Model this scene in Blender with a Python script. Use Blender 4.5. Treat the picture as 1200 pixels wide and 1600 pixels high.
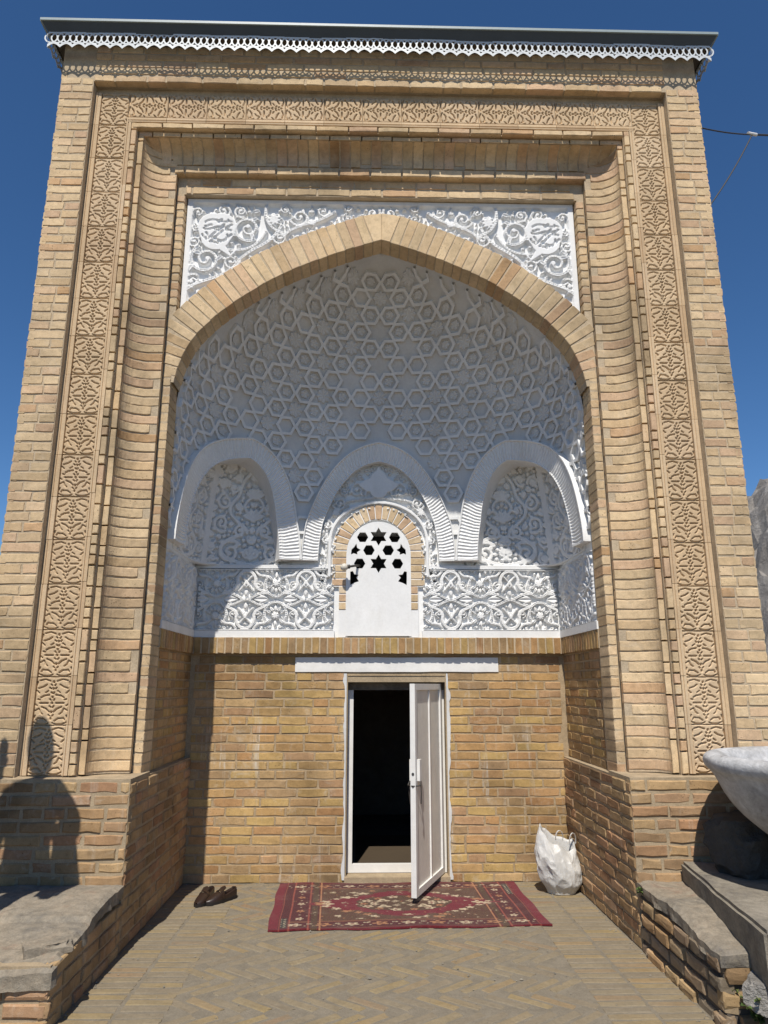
import bpy, bmesh, math, random
import numpy as np
from mathutils import Matrix, Vector, noise

scene = bpy.context.scene
for o in list(bpy.data.objects):
    bpy.data.objects.remove(o)
R = math.radians
RNG = random.Random(7)

# ------------------------------------------------------------------ camera
cam = bpy.data.cameras.new('camera')
cam.sensor_fit = 'VERTICAL'
cam.sensor_height = 24.0
cam.lens = 24.0 * 1117.0 / 1600.0
cam.clip_start = 0.05
cam.clip_end = 3000
camo = bpy.data.objects.new('camera', cam)
scene.collection.objects.link(camo)
camo.location = (-0.11, 0.0, 1.62)
camo.rotation_euler = (R(90 + 13.6), 0, R(-1.4))
scene.camera = camo

# ------------------------------------------------------------------ world, sun, exposure
SUN_DIR = Vector((-0.16, -1.0, 1.50)).normalized()
world = bpy.data.worlds.new('World')
scene.world = world
world.use_nodes = True
wn = world.node_tree.nodes
wl = world.node_tree.links
wn.clear()
sky = wn.new('ShaderNodeTexSky')
sky.sky_type = 'NISHITA'
sky.sun_disc = False
sky.sun_elevation = math.asin(SUN_DIR.z)
sky.sun_rotation = math.atan2(SUN_DIR.x, SUN_DIR.y)
sky.altitude = 1500
sky.air_density = 1.0
sky.dust_density = 0.1
sky.ozone_density = 6.0
bg = wn.new('ShaderNodeBackground')
bg.inputs['Strength'].default_value = 0.094
wo = wn.new('ShaderNodeOutputWorld')
hs = wn.new('ShaderNodeHueSaturation')
hs.inputs['Saturation'].default_value = 1.13
wl.new(sky.outputs[0], hs.inputs['Color'])
wl.new(hs.outputs[0], bg.inputs['Color'])
wl.new(bg.outputs[0], wo.inputs['Surface'])

sun = bpy.data.lights.new('sun', 'SUN')
sun.energy = 4.4
sun.angle = R(0.53)
sun.color = (1.0, 0.94, 0.85)
suno = bpy.data.objects.new('sun', sun)
scene.collection.objects.link(suno)
suno.rotation_euler = SUN_DIR.to_track_quat('Z', 'Y').to_euler()
suno.location = SUN_DIR * 30

vs = scene.view_settings
vs.view_transform = 'Standard'
vs.look = 'None'
vs.exposure = 0.25
vs.gamma = 1.0
vs.use_curve_mapping = False

# ------------------------------------------------------------------ object helpers
COL = scene.collection
PW = {}

def add(name, mesh, parent=None, M=None, label=None, cat=None, group=None, kind=None):
    o = bpy.data.objects.new(name, mesh)
    COL.objects.link(o)
    M = M or Matrix()
    if parent is not None:
        o.parent = parent
        o.matrix_basis = PW[parent.name].inverted() @ M
    else:
        o.matrix_basis = M
    PW[o.name] = M
    if label: o['label'] = label
    if cat: o['category'] = cat
    if group: o['group'] = group
    if kind: o['kind'] = kind
    return o

def empty(name, loc, label, cat, group=None):
    o = add(name, None, None, Matrix.Translation(loc), label, cat, group)
    o.empty_display_size = 0.1
    return o

def mesh_of(name, verts, faces, mat, smooth=False):
    me = bpy.data.meshes.new(name)
    me.from_pydata([tuple(v) for v in verts], [], faces)
    if mat: me.materials.append(mat)
    if smooth:
        me.polygons.foreach_set('use_smooth', [True] * len(me.polygons))
    me.update()
    return me

class MB:
    """collects pieces into one mesh"""
    def __init__(s):
        s.v = []; s.f = []
    def put(s, verts, faces, M=None):
        b = len(s.v)
        if M is not None:
            verts = [M @ Vector(v) for v in verts]
        s.v.extend(verts)
        s.f.extend([tuple(i + b for i in f) for f in faces])
    def box(s, x0, x1, y0, y1, z0, z1, M=None):
        v = [(x0,y0,z0),(x1,y0,z0),(x1,y1,z0),(x0,y1,z0),(x0,y0,z1),(x1,y0,z1),(x1,y1,z1),(x0,y1,z1)]
        f = [(0,3,2,1),(4,5,6,7),(0,1,5,4),(1,2,6,5),(2,3,7,6),(3,0,4,7)]
        s.put(v, f, M)
    def tube(s, pts, r, n=8, cap=True):
        pts = [Vector(p) for p in pts]
        rr = r if isinstance(r, (list, tuple)) else [r] * len(pts)
        rings = []
        for i, p in enumerate(pts):
            a = pts[max(0, i-1)]; b = pts[min(len(pts)-1, i+1)]
            d = (b - a).normalized()
            up = Vector((0,0,1)) if abs(d.z) < 0.9 else Vector((1,0,0))
            e1 = d.cross(up).normalized(); e2 = d.cross(e1)
            rings.append([p + (e1*math.cos(2*math.pi*k/n) + e2*math.sin(2*math.pi*k/n))*rr[i] for k in range(n)])
        v = [q for rg in rings for q in rg]; f = []
        for i in range(len(pts)-1):
            for k in range(n):
                k2 = (k+1) % n
                f.append((i*n+k, (i+1)*n+k, (i+1)*n+k2, i*n+k2))
        if cap:
            f.append(tuple(range(n))); f.append(tuple(reversed(range((len(pts)-1)*n, len(pts)*n))))
        s.put(v, f)
    def lathe(s, prof, n=24, M=None, wob=None):
        v = []; f = []
        for (r, z) in prof:
            for k in range(n):
                a = 2*math.pi*k/n
                q = 1.0 if wob is None else wob(a, z)
                v.append((r*q*math.cos(a), r*q*math.sin(a), z))
        for i in range(len(prof)-1):
            for k in range(n):
                k2 = (k+1) % n
                f.append((i*n+k, i*n+k2, (i+1)*n+k2, (i+1)*n+k))
        s.put(v, f, M)
    def mesh(s, name, mat, smooth=False):
        return mesh_of(name, s.v, s.f, mat, smooth)

def frame(o, n_in, up=(0,0,1)):
    """matrix with local Y pointing into the surface and local Z along up"""
    Y = Vector(n_in).normalized(); Z = Vector(up).normalized()
    X = Y.cross(Z)
    M = Matrix.Identity(4)
    for i in range(3):
        M[i][0] = X[i]; M[i][1] = Y[i]; M[i][2] = Z[i]; M[i][3] = o[i]
    return M

# ------------------------------------------------------------------ materials
class NT:
    def __init__(s, name, rough=0.9, spec=0.25):
        s.m = bpy.data.materials.new(name)
        s.m.use_nodes = True
        s.t = s.m.node_tree
        s.n = s.t.nodes
        s.b = s.n['Principled BSDF']
        s.b.inputs['Roughness'].default_value = rough
        s.b.inputs['Specular IOR Level'].default_value = spec
        s.geo = s.n.new('ShaderNodeNewGeometry')
    def link(s, a, b): s.t.links.new(a, b)
    def node(s, typ, **k):
        n = s.n.new(typ)
        for a, v in k.items(): setattr(n, a, v)
        return n
    def noise(s, scale, detail=4, rough=0.6, vec=None, dist=0.0):
        n = s.n.new('ShaderNodeTexNoise')
        n.inputs['Scale'].default_value = scale
        n.inputs['Detail'].default_value = detail
        n.inputs['Roughness'].default_value = rough
        n.inputs['Distortion'].default_value = dist
        s.link(vec or s.geo.outputs['Position'], n.inputs['Vector'])
        return n.outputs['Fac']
    def stretch(s, sx, sy, sz, vec=None):
        n = s.n.new('ShaderNodeMapping')
        n.inputs['Scale'].default_value = (sx, sy, sz)
        s.link(vec or s.geo.outputs['Position'], n.inputs['Vector'])
        return n.outputs['Vector']
    def ramp(s, fac, stops, interp='LINEAR'):
        n = s.n.new('ShaderNodeValToRGB')
        n.color_ramp.interpolation = interp
        e = n.color_ramp.elements
        while len(e) < len(stops): e.new(0.5)
        for i, (p, c) in enumerate(stops):
            e[i].position = p
            e[i].color = (c, c, c, 1) if isinstance(c, (int, float)) else (*c, 1)
        s.link(fac, n.inputs['Fac'])
        return n.outputs['Color']
    def math(s, op, a, b=None):
        n = s.n.new('ShaderNodeMath'); n.operation = op
        for i, x in enumerate((a, b)):
            if x is None: continue
            if isinstance(x, (int, float)): n.inputs[i].default_value = x
            else: s.link(x, n.inputs[i])
        return n.outputs[0]
    def mix(s, fac, a, b, mode='MIX'):
        n = s.n.new('ShaderNodeMix'); n.data_type = 'RGBA'; n.blend_type = mode
        for i, x in ((0, fac), (6, a), (7, b)):
            if isinstance(x, (int, float)):
                n.inputs[i].default_value = x if i == 0 else (x, x, x, 1)
            elif isinstance(x, tuple): n.inputs[i].default_value = (*x, 1)
            else: s.link(x, n.inputs[i])
        return n.outputs[2]
    def color(s, c):
        if isinstance(c, tuple): s.b.inputs['Base Color'].default_value = (*c, 1)
        else: s.link(c, s.b.inputs['Base Color'])
    def bump(s, h, strength=0.4, dist=0.01):
        n = s.n.new('ShaderNodeBump')
        n.inputs['Strength'].default_value = strength
        n.inputs['Distance'].default_value = dist
        s.link(h, n.inputs['Height'])
        s.link(n.outputs[0], s.b.inputs['Normal'])
    def rand(s):
        oi = s.n.new('ShaderNodeObjectInfo')
        a = s.math('ADD', oi.outputs['Random'], s.geo.outputs['Random Per Island'])
        return s.math('FRACT', a)

def brick_material(name, palette, stain=0.35, drip=0.0, pits=0.55, lime=0.25, val=1.0):
    t = NT(name, 0.93, 0.15)
    r = t.rand()
    n = len(palette)
    base = t.ramp(r, [(i/(n-1), c) for i, c in enumerate(palette)])
    r2 = t.math('FRACT', t.math('MULTIPLY', r, 17.3))
    base = t.mix(1.0, base, t.ramp(r2, [(0, 0.88*val), (0.5, 1.0*val), (1, 1.08*val)]), 'MULTIPLY')
    big = t.noise(2.2, 5, 0.6)
    base = t.mix(1.0, base, t.ramp(big, [(0.3, 1.0 - stain), (0.55, 1.0), (0.75, 1.08)]), 'MULTIPLY')
    med = t.noise(24, 5, 0.7)
    base = t.mix(1.0, base, t.ramp(med, [(0.25, 0.78), (0.5, 1.0), (0.75, 1.13)]), 'MULTIPLY')
    grain = t.noise(220, 2, 0.7)
    base = t.mix(1.0, base, t.ramp(grain, [(0.3, 0.86), (0.7, 1.1)]), 'MULTIPLY')
    lm = t.noise(7.0, 6, 0.75, dist=0.6)
    base = t.mix(t.ramp(lm, [(0.56, 0.0), (0.72, lime)]), base, (0.60, 0.54, 0.44))
    if drip:
        dn = t.noise(1.0, 5, 0.7, vec=t.stretch(16, 16, 1.3)); dm = t.noise(1.6, 3, 0.6)
        dr = t.math('MULTIPLY', t.ramp(dn, [(0.58, 0.0), (0.70, 1.0)]), t.ramp(dm, [(0.42, 0.0), (0.62, drip)]))
        base = t.mix(dr, base, (0.60, 0.56, 0.48))
        so_ = t.noise(0.9, 5, 0.65, dist=0.4)
        base = t.mix(1.0, base, t.ramp(so_, [(0.34, 0.62), (0.5, 1.0)]), 'MULTIPLY')
    v = t.node('ShaderNodeTexVoronoi')
    v.inputs['Scale'].default_value = 42
    t.link(t.geo.outputs['Position'], v.inputs['Vector'])
    pn = t.noise(6.0, 2, 0.5)
    thr = t.ramp(pn, [(0.45, 0.04), (0.72, 0.22)])
    pit = t.math('LESS_THAN', v.outputs['Distance'], thr)
    pit = t.math('MULTIPLY', pit, pits)
    base = t.mix(pit, base, (0.10, 0.065, 0.035))
    t.color(base)
    h = t.math('SUBTRACT', t.math('ADD', t.math('MULTIPLY', med, 0.7), t.math('MULTIPLY', grain, 0.25)), t.math('MULTIPLY', pit, 0.8))
    t.bump(h, 0.55, 0.008)
    return t.m

BUFF = (0.525, 0.372, 0.212); PALE = (0.600, 0.452, 0.278); SAND = (0.560, 0.418, 0.250)
ORNG = (0.490, 0.310, 0.160); PINK = (0.540, 0.368, 0.232); BRWN = (0.38, 0.26, 0.15); REDD = (0.43, 0.25, 0.15); YELL = (0.520, 0.365, 0.175)
M_BRICK_UP = brick_material('buff_brick', [SAND, PALE, BUFF, PALE, SAND, PINK, SAND, PALE, SAND, BUFF, PALE, PINK, ORNG], 0.20, drip=0.12, val=1.10)
W1 = (0.45, 0.292, 0.130); W2 = (0.49, 0.332, 0.165); W3 = (0.43, 0.243, 0.112); W4 = (0.36, 0.240, 0.130); W5 = (0.455, 0.278, 0.150); W6 = (0.49, 0.335, 0.135)
L1 = (0.43, 0.275, 0.140); L2 = (0.41, 0.232, 0.128); L3 = (0.47, 0.325, 0.170); L4 = (0.35, 0.230, 0.130); L5 = (0.46, 0.295, 0.175)
M_BRICK_WALL = brick_material('yellow_brick', [W1, W6, W3, W1, W2, W4, W5, W6, W1, W3, W2, W4], 0.30, drip=0.75, lime=0.40, pits=0.5, val=1.03)
M_BRICK_LOW = brick_material('weathered_red_brick', [L1, L2, L3, L4, L1, L5, L2, L3, L1, L4, L3], 0.35, drip=0.4, lime=0.40)
M_BRICK_STEP = brick_material('grey_weathered_brick', [L4, L1, (0.27,0.215,0.155), L3, (0.30,0.245,0.175), L1, (0.25,0.20,0.15), L4], 0.4, lime=0.3)
M_BRICK_WHITE = brick_material('lime_stained_brick', [PALE, SAND, (0.66,0.54,0.39), PALE, PINK, (0.64,0.51,0.36)], 0.10, lime=0.75)

def mortar_material(name, c, var=0.25):
    t = NT(name, 0.97, 0.1)
    a = t.noise(9, 6, 0.7); b = t.noise(120, 3, 0.7)
    col = t.mix(1.0, c, t.ramp(a, [(0.3, 1-var), (0.7, 1+var*0.5)]), 'MULTIPLY')
    col = t.mix(1.0, col, t.ramp(b, [(0.3, 0.82), (0.7, 1.1)]), 'MULTIPLY')
    t.color(col)
    t.bump(t.math('ADD', a, t.math('MULTIPLY', b, 0.5)), 0.6, 0.008)
    return t.m
M_MORTAR = mortar_material('sandy_mortar', (0.50, 0.40, 0.275))
M_MORTAR_WALL = mortar_material('yellow_grey_mortar', (0.41, 0.31, 0.195))
M_MORTAR_LOW = mortar_material('grey_mortar', (0.40, 0.315, 0.21))
M_EARTH = mortar_material('dusty_earth', (0.21, 0.178, 0.13), 0.3)

def stucco_material(name, c=(0.80, 0.80, 0.79), dirt=0.12, rough=0.85):
    t = NT(name, rough, 0.25)
    a = t.noise(3.0, 6, 0.65); b = t.noise(45, 4, 0.7)
    col = t.mix(1.0, c, t.ramp(a, [(0.3, 1-dirt), (0.65, 1.0)]), 'MULTIPLY')
    col = t.mix(1.0, col, t.ramp(b, [(0.3, 0.94), (0.6, 1.0)]), 'MULTIPLY')
    sn = t.noise(1.0, 6, 0.7, vec=t.stretch(5, 5, 1.1)); s2 = t.noise(1.3, 4, 0.6)
    sm = t.math('MULTIPLY', t.ramp(sn, [(0.50, 0.0), (0.66, 1.0)]), t.ramp(s2, [(0.45, 0.0), (0.65, min(0.6, dirt*3))]))
    col = t.mix(sm, col, (0.50, 0.46, 0.39))
    t.color(col)
    t.bump(t.math('ADD', t.math('MULTIPLY', a, 0.5), t.math('MULTIPLY', b, 0.4)), 0.35, 0.006)
    return t.m
M_STUCCO = stucco_material('white_stucco')
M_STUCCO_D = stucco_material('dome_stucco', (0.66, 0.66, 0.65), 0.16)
M_STRAP = stucco_material('dome_strap_stucco', (0.77, 0.77, 0.76), 0.10)

def tile_material():
    t = NT('carved_terracotta', 0.9, 0.2)
    r = t.rand()
    base = t.ramp(r, [(0, (0.53,0.385,0.235)), (0.3, (0.60,0.45,0.285)), (0.6, (0.56,0.405,0.245)), (0.8, (0.63,0.48,0.315)), (1, (0.50,0.355,0.215))])
    a = t.noise(5, 5, 0.65); b = t.noise(90, 3, 0.7)
    base = t.mix(1.0, base, t.ramp(a, [(0.3, 0.86), (0.7, 1.06)]), 'MULTIPLY')
    base = t.mix(1.0, base, t.ramp(b, [(0.3, 0.88), (0.7, 1.08)]), 'MULTIPLY')
    t.color(base); t.bump(b, 0.3, 0.004)
    return t.m
M_TILE = tile_material()

def paint_material(name, c, rough=0.55, wear=0.15, wearc=(0.35,0.3,0.25), spec=0.4):
    t = NT(name, rough, spec)
    a = t.noise(6, 6, 0.7); b = t.noise(60, 4, 0.75)
    col = t.mix(1.0, c, t.ramp(a, [(0.3, 0.86), (0.65, 1.0)]), 'MULTIPLY')
    col = t.mix(t.ramp(b, [(0.66, 0.0), (0.74, wear)]), col, wearc)
    t.color(col); t.bump(b, 0.15, 0.003)
    return t.m
M_PAINT = paint_material('white_paint', (0.76, 0.745, 0.71))
M_DOOR = paint_material('door_paint', (0.80, 0.775, 0.71), 0.5, 0.1)
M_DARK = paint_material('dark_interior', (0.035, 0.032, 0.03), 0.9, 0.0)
M_IRON = paint_material('dark_metal', (0.06, 0.055, 0.05), 0.5, 0.2)
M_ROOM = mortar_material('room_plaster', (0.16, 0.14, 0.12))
M_LACE = paint_material('galvanised_lace', (0.62, 0.65, 0.66), 0.45, 0.1, (0.4,0.42,0.42))
M_ROOF = paint_material('blue_grey_sheet', (0.055, 0.075, 0.095), 0.4, 0.1, (0.3,0.33,0.33), 0.5)
M_ROOFEDGE = paint_material('pale_sheet_edge', (0.26, 0.32, 0.33), 0.45, 0.1)
M_SOFFIT = paint_material('soffit_boards', (0.10, 0.085, 0.07), 0.9, 0.1)
# ------------------------------------------------------------------ setting: ground, hill
g = MB()
g.box(-600, 600, -600, 900, -3.0, -0.06)
add('ground', g.mesh('ground', M_EARTH), kind='structure')

def rock_material(name, c0, c1):
    t = NT(name, 0.95, 0.15)
    a = t.noise(0.9, 8, 0.7, dist=0.4); b = t.noise(9, 6, 0.75)
    col = t.ramp(a, [(0.3, c0), (0.6, c1), (0.75, tuple(min(1, x*1.15) for x in c1))])
    col = t.mix(1.0, col, t.ramp(b, [(0.3, 0.72), (0.6, 1.05)]), 'MULTIPLY')
    t.color(col); t.bump(t.math('ADD', t.math('MULTIPLY', a, 1.5), b), 0.8, 0.12)
    return t.m
M_CRAG = rock_material('grey_crag', (0.17, 0.155, 0.14), (0.34, 0.315, 0.285))
M_STONE = rock_material('grey_stone', (0.16, 0.15, 0.14), (0.36, 0.34, 0.31))

def hill():
    nx, ny = 150, 120
    v = []; f = []
    for j in range(ny+1):
        for i in range(nx+1):
            x = 7.5 + 34*i/nx; y = 8.0 + 44*j/ny
            e = max(0.0, min(1.0, (x-7.5)/6.5)); e = e*e*(3-2*e)
            e2 = max(0.0, min(1.0, (y-8.0)/9.0)); e2 = e2*e2*(3-2*e2)
            p = Vector((x*0.16, y*0.16, 3.1))
            rid = 1 - abs(noise.noise(p*1.3))*1.7
            h = (5.6 + 0.20*(x-11) + 2.6*rid + 1.5*noise.noise(p*3.7) ) * e * e2
            q = Vector((x*0.9, y*0.9, h*0.7))
            cell = noise.cell(Vector((x*0.55+noise.noise(q)*0.8, y*0.55+noise.noise(q+Vector((9,4,1)))*0.8, h*0.5)))
            h += (0.7*cell + 0.35*noise.noise(q*2.2)) * e * e2
            v.append((x + 0.5*noise.noise(q*0.8)*e, y + 0.5*noise.noise(q*0.8+Vector((5,5,5)))*e, h - 0.3))
    for j in range(ny):
        for i in range(nx):
            a = j*(nx+1)+i
            f.append((a, a+1, a+nx+2, a+nx+1))
    return mesh_of('hill', v, f, M_CRAG)
add('hill', hill(), kind='structure')

# ------------------------------------------------------------------ brick pieces
def brick_geo(lx, ly, lz, rng, bev=0.005, jit=0.003):
    """front face at y=0, body towards +y; x and z centred"""
    hx, hz = lx/2, lz/2
    nx = max(2, int(lx/0.07))
    nz = 2 if lz < 0.16 else max(2, int(lz/0.07))
    out = []
    for i in range(nx): out.append((-hx + lx*i/nx, -hz))
    for i in range(nz): out.append((hx, -hz + lz*i/nz))
    for i in range(nx): out.append((hx - lx*i/nx, hz))
    for i in range(nz): out.append((-hx, hz - lz*i/nz))
    n = len(out)
    tilt = (rng.uniform(-1, 1)*0.006, rng.uniform(-1, 1)*0.016)
    v = []
    for (x, z) in out:
        jx, jz = rng.uniform(-jit, jit), rng.uniform(-jit, jit)
        b = bev*rng.uniform(0.6, 1.8)
        sx = 1 - b/hx; sz = 1 - b/hz
        v.append((x*sx+jx, tilt[0]*x + tilt[1]*z + rng.uniform(-0.0008, 0.0008), z*sz+jz))
    for (x, z), q in zip(out, v[:]):
        v.append((x + (q[0]-x)*0.3, 0.006 + q[1], z + (q[2]-z)*0.3))
    for (x, z) in out:
        v.append((x, ly, z))
    f = [tuple(range(n))]
    for k in range(2):
        for i in range(n):
            i2 = (i+1) % n
            f.append((k*n+i, (k+1)*n+i, (k+1)*n+i2, k*n+i2))
    # local +y is inward, so the outward face must look to -y
    return v, f

BCACHE = {}
def brick_mesh(lx, ly, lz, mat, var=3, **kw):
    lx = round(lx*100)/100 if lx > 0.05 else round(lx*200)/200
    key = (lx, round(ly, 3), round(lz, 3), mat.name, RNG.randrange(var))
    if key not in BCACHE:
        v, f = brick_geo(lx, ly, round(lz, 3), RNG, **kw)
        BCACHE[key] = mesh_of('brick', v, f, mat)
    return BCACHE[key]

def courses(w, z0, z1, ch=0.0745, lengths=(0.25, 0.25, 0.25, 0.12), joint=0.012, rng=RNG, u_start=0.0, zj=0.0):
    """rectangles (u0,u1,z0,z1) of a bonded wall"""
    out = []
    n = max(1, round((z1-z0)/ch)); c = (z1-z0)/n
    for k in range(n):
        a = z0 + k*c; b = a + c - joint
        u = u_start - rng.uniform(0.02, 0.24)
        while u < u_start + w:
            l = rng.choice(lengths)*rng.uniform(0.95, 1.05)
            s, e = max(u, u_start), min(u + l, u_start + w)
            if e - s > 0.035: out.append((s, e, a, b))
            u += l + joint
    return out

def clip(rects, holes, joint=0.008):
    res = []
    for (a, b, c, d) in rects:
        parts = [(a, b)]
        for (h0, h1, hz0, hz1) in holes:
            if d <= hz0 + 0.02 or c >= hz1 - 0.02: continue
            np_ = []
            for (p, q) in parts:
                if q <= h0 or p >= h1: np_.append((p, q)); continue
                if p < h0 - 0.03: np_.append((p, h0 - joint))
                if q > h1 + 0.03: np_.append((h1 + joint, q))
            parts = np_
        res += [(p, q, c, d) for (p, q) in parts]
    return res

def lay(parent, F, rects, mat, depth=0.06, singles=False, name='brick', jit=0.003, rough=0.003, bev=0.005):
    """F: frame whose local x is along the wall. singles: each brick an object; else one stuff mesh"""
    mb = MB()
    for (u0, u1, z0, z1) in rects:
        cx, cz = (u0+u1)/2, (z0+z1)/2
        M = F @ Matrix.Translation((cx, RNG.uniform(-1.7*rough, 0.0), cz)) @ Matrix.Rotation(RNG.uniform(-0.006, 0.006), 4, 'Y')
        if singles:
            me = brick_mesh(u1-u0, depth, z1-z0, mat, jit=jit, bev=bev)
            add(name, me, parent, M)
        else:
            v, f = brick_geo(u1-u0, depth, z1-z0, RNG, jit=jit, bev=bev)
            mb.put(v, f, M)
    if not singles and mb.v:
        add('brickwork', mb.mesh('brickwork', mat), parent, Matrix(), kind='stuff')

def box_part(name, boxes, mat, parent):
    mb = MB()
    for b in boxes: mb.box(*b)
    return add(name, mb.mesh(name, mat), parent, Matrix())

# ------------------------------------------------------------------ the portal
portal = empty('brick_portal', (0, 5.3, 0), 'tall buff brick shrine portal with white carved half dome and deep pointed arch', 'portal')
XO, XI = 2.675, 2.405          # outer pier
YF = 5.0
ZT = 6.87
FR = lambda x, y, z: frame((x, y, z), (0, 1, 0))
REC = 0.0032

# outer piers and top band --------------------------------------------------
for s in (-1, 1):
    a, b = sorted((s*XI, s*XO))
    pier = box_part('outer_pier', [(a, b, YF+REC, 7.0, 0, ZT)], M_MORTAR, portal)
    rects = []
    z = 1.035; k = 0
    while z < 6.50:
        c = 0.0745
        split = RNG.choice((0.10, 0.125, 0.15, 0.17)) if k % 2 else RNG.choice((0.10, 0.13, 0.16))
        if RNG.random() < 0.12: rects.append((a+0.002, b-0.002, z, z+c-0.010))
        else:
            rects.append((a+0.002, a+split-0.004, z, z+c-0.010)); rects.append((a+split+0.004, b-0.002, z, z+c-0.010))
        z += c; k += 1
    lay(pier, FR(0, YF, 0), rects, M_BRICK_UP, 0.06, bev=0.004, rough=0.002)
    # outer side face
    F = frame((s*(XO+REC), 5.0, 0), (-s, 0, 0))
    rc = courses(1.98, 0.0, 6.6)
    if s > 0: rc = [(u0, u1, c, d) for (u0, u1, c, d) in rc]
    else: rc = [(-u1, -u0, c, d) for (u0, u1, c, d) in rc]
    # local x is Y x Z: for s=+1 Y=-x -> x_local=+y ; for s=-1 Y=+x -> x_local=-y
    lay(pier, F, rc, M_BRICK_UP, 0.05)

band = box_part('top_band', [(-XI, XI, YF+REC, 7.0, 6.512, ZT)], M_MORTAR, portal)
rects = [r for r in courses(2*XI-0.004, 6.508, 6.508+0.0725*5, lengths=(0.27, 0.28, 0.3, 0.26, 0.14), u_start=-XI+0.002)]
lay(band, FR(0, YF, 0), rects, M_BRICK_UP, 0.06)

# carved terracotta frame ---------------------------------------------------
YP = 5.06
cf = box_part('carved_frame', [(-XI, -2.035, YP+0.03, 5.7, 1.0, 6.512), (2.035, XI, YP+0.03, 5.7, 1.0, 6.512),
                               (-2.035, 2.035, YP+0.03, 5.7, 6.114+0.004, 6.512)], M_MORTAR, portal)

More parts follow.
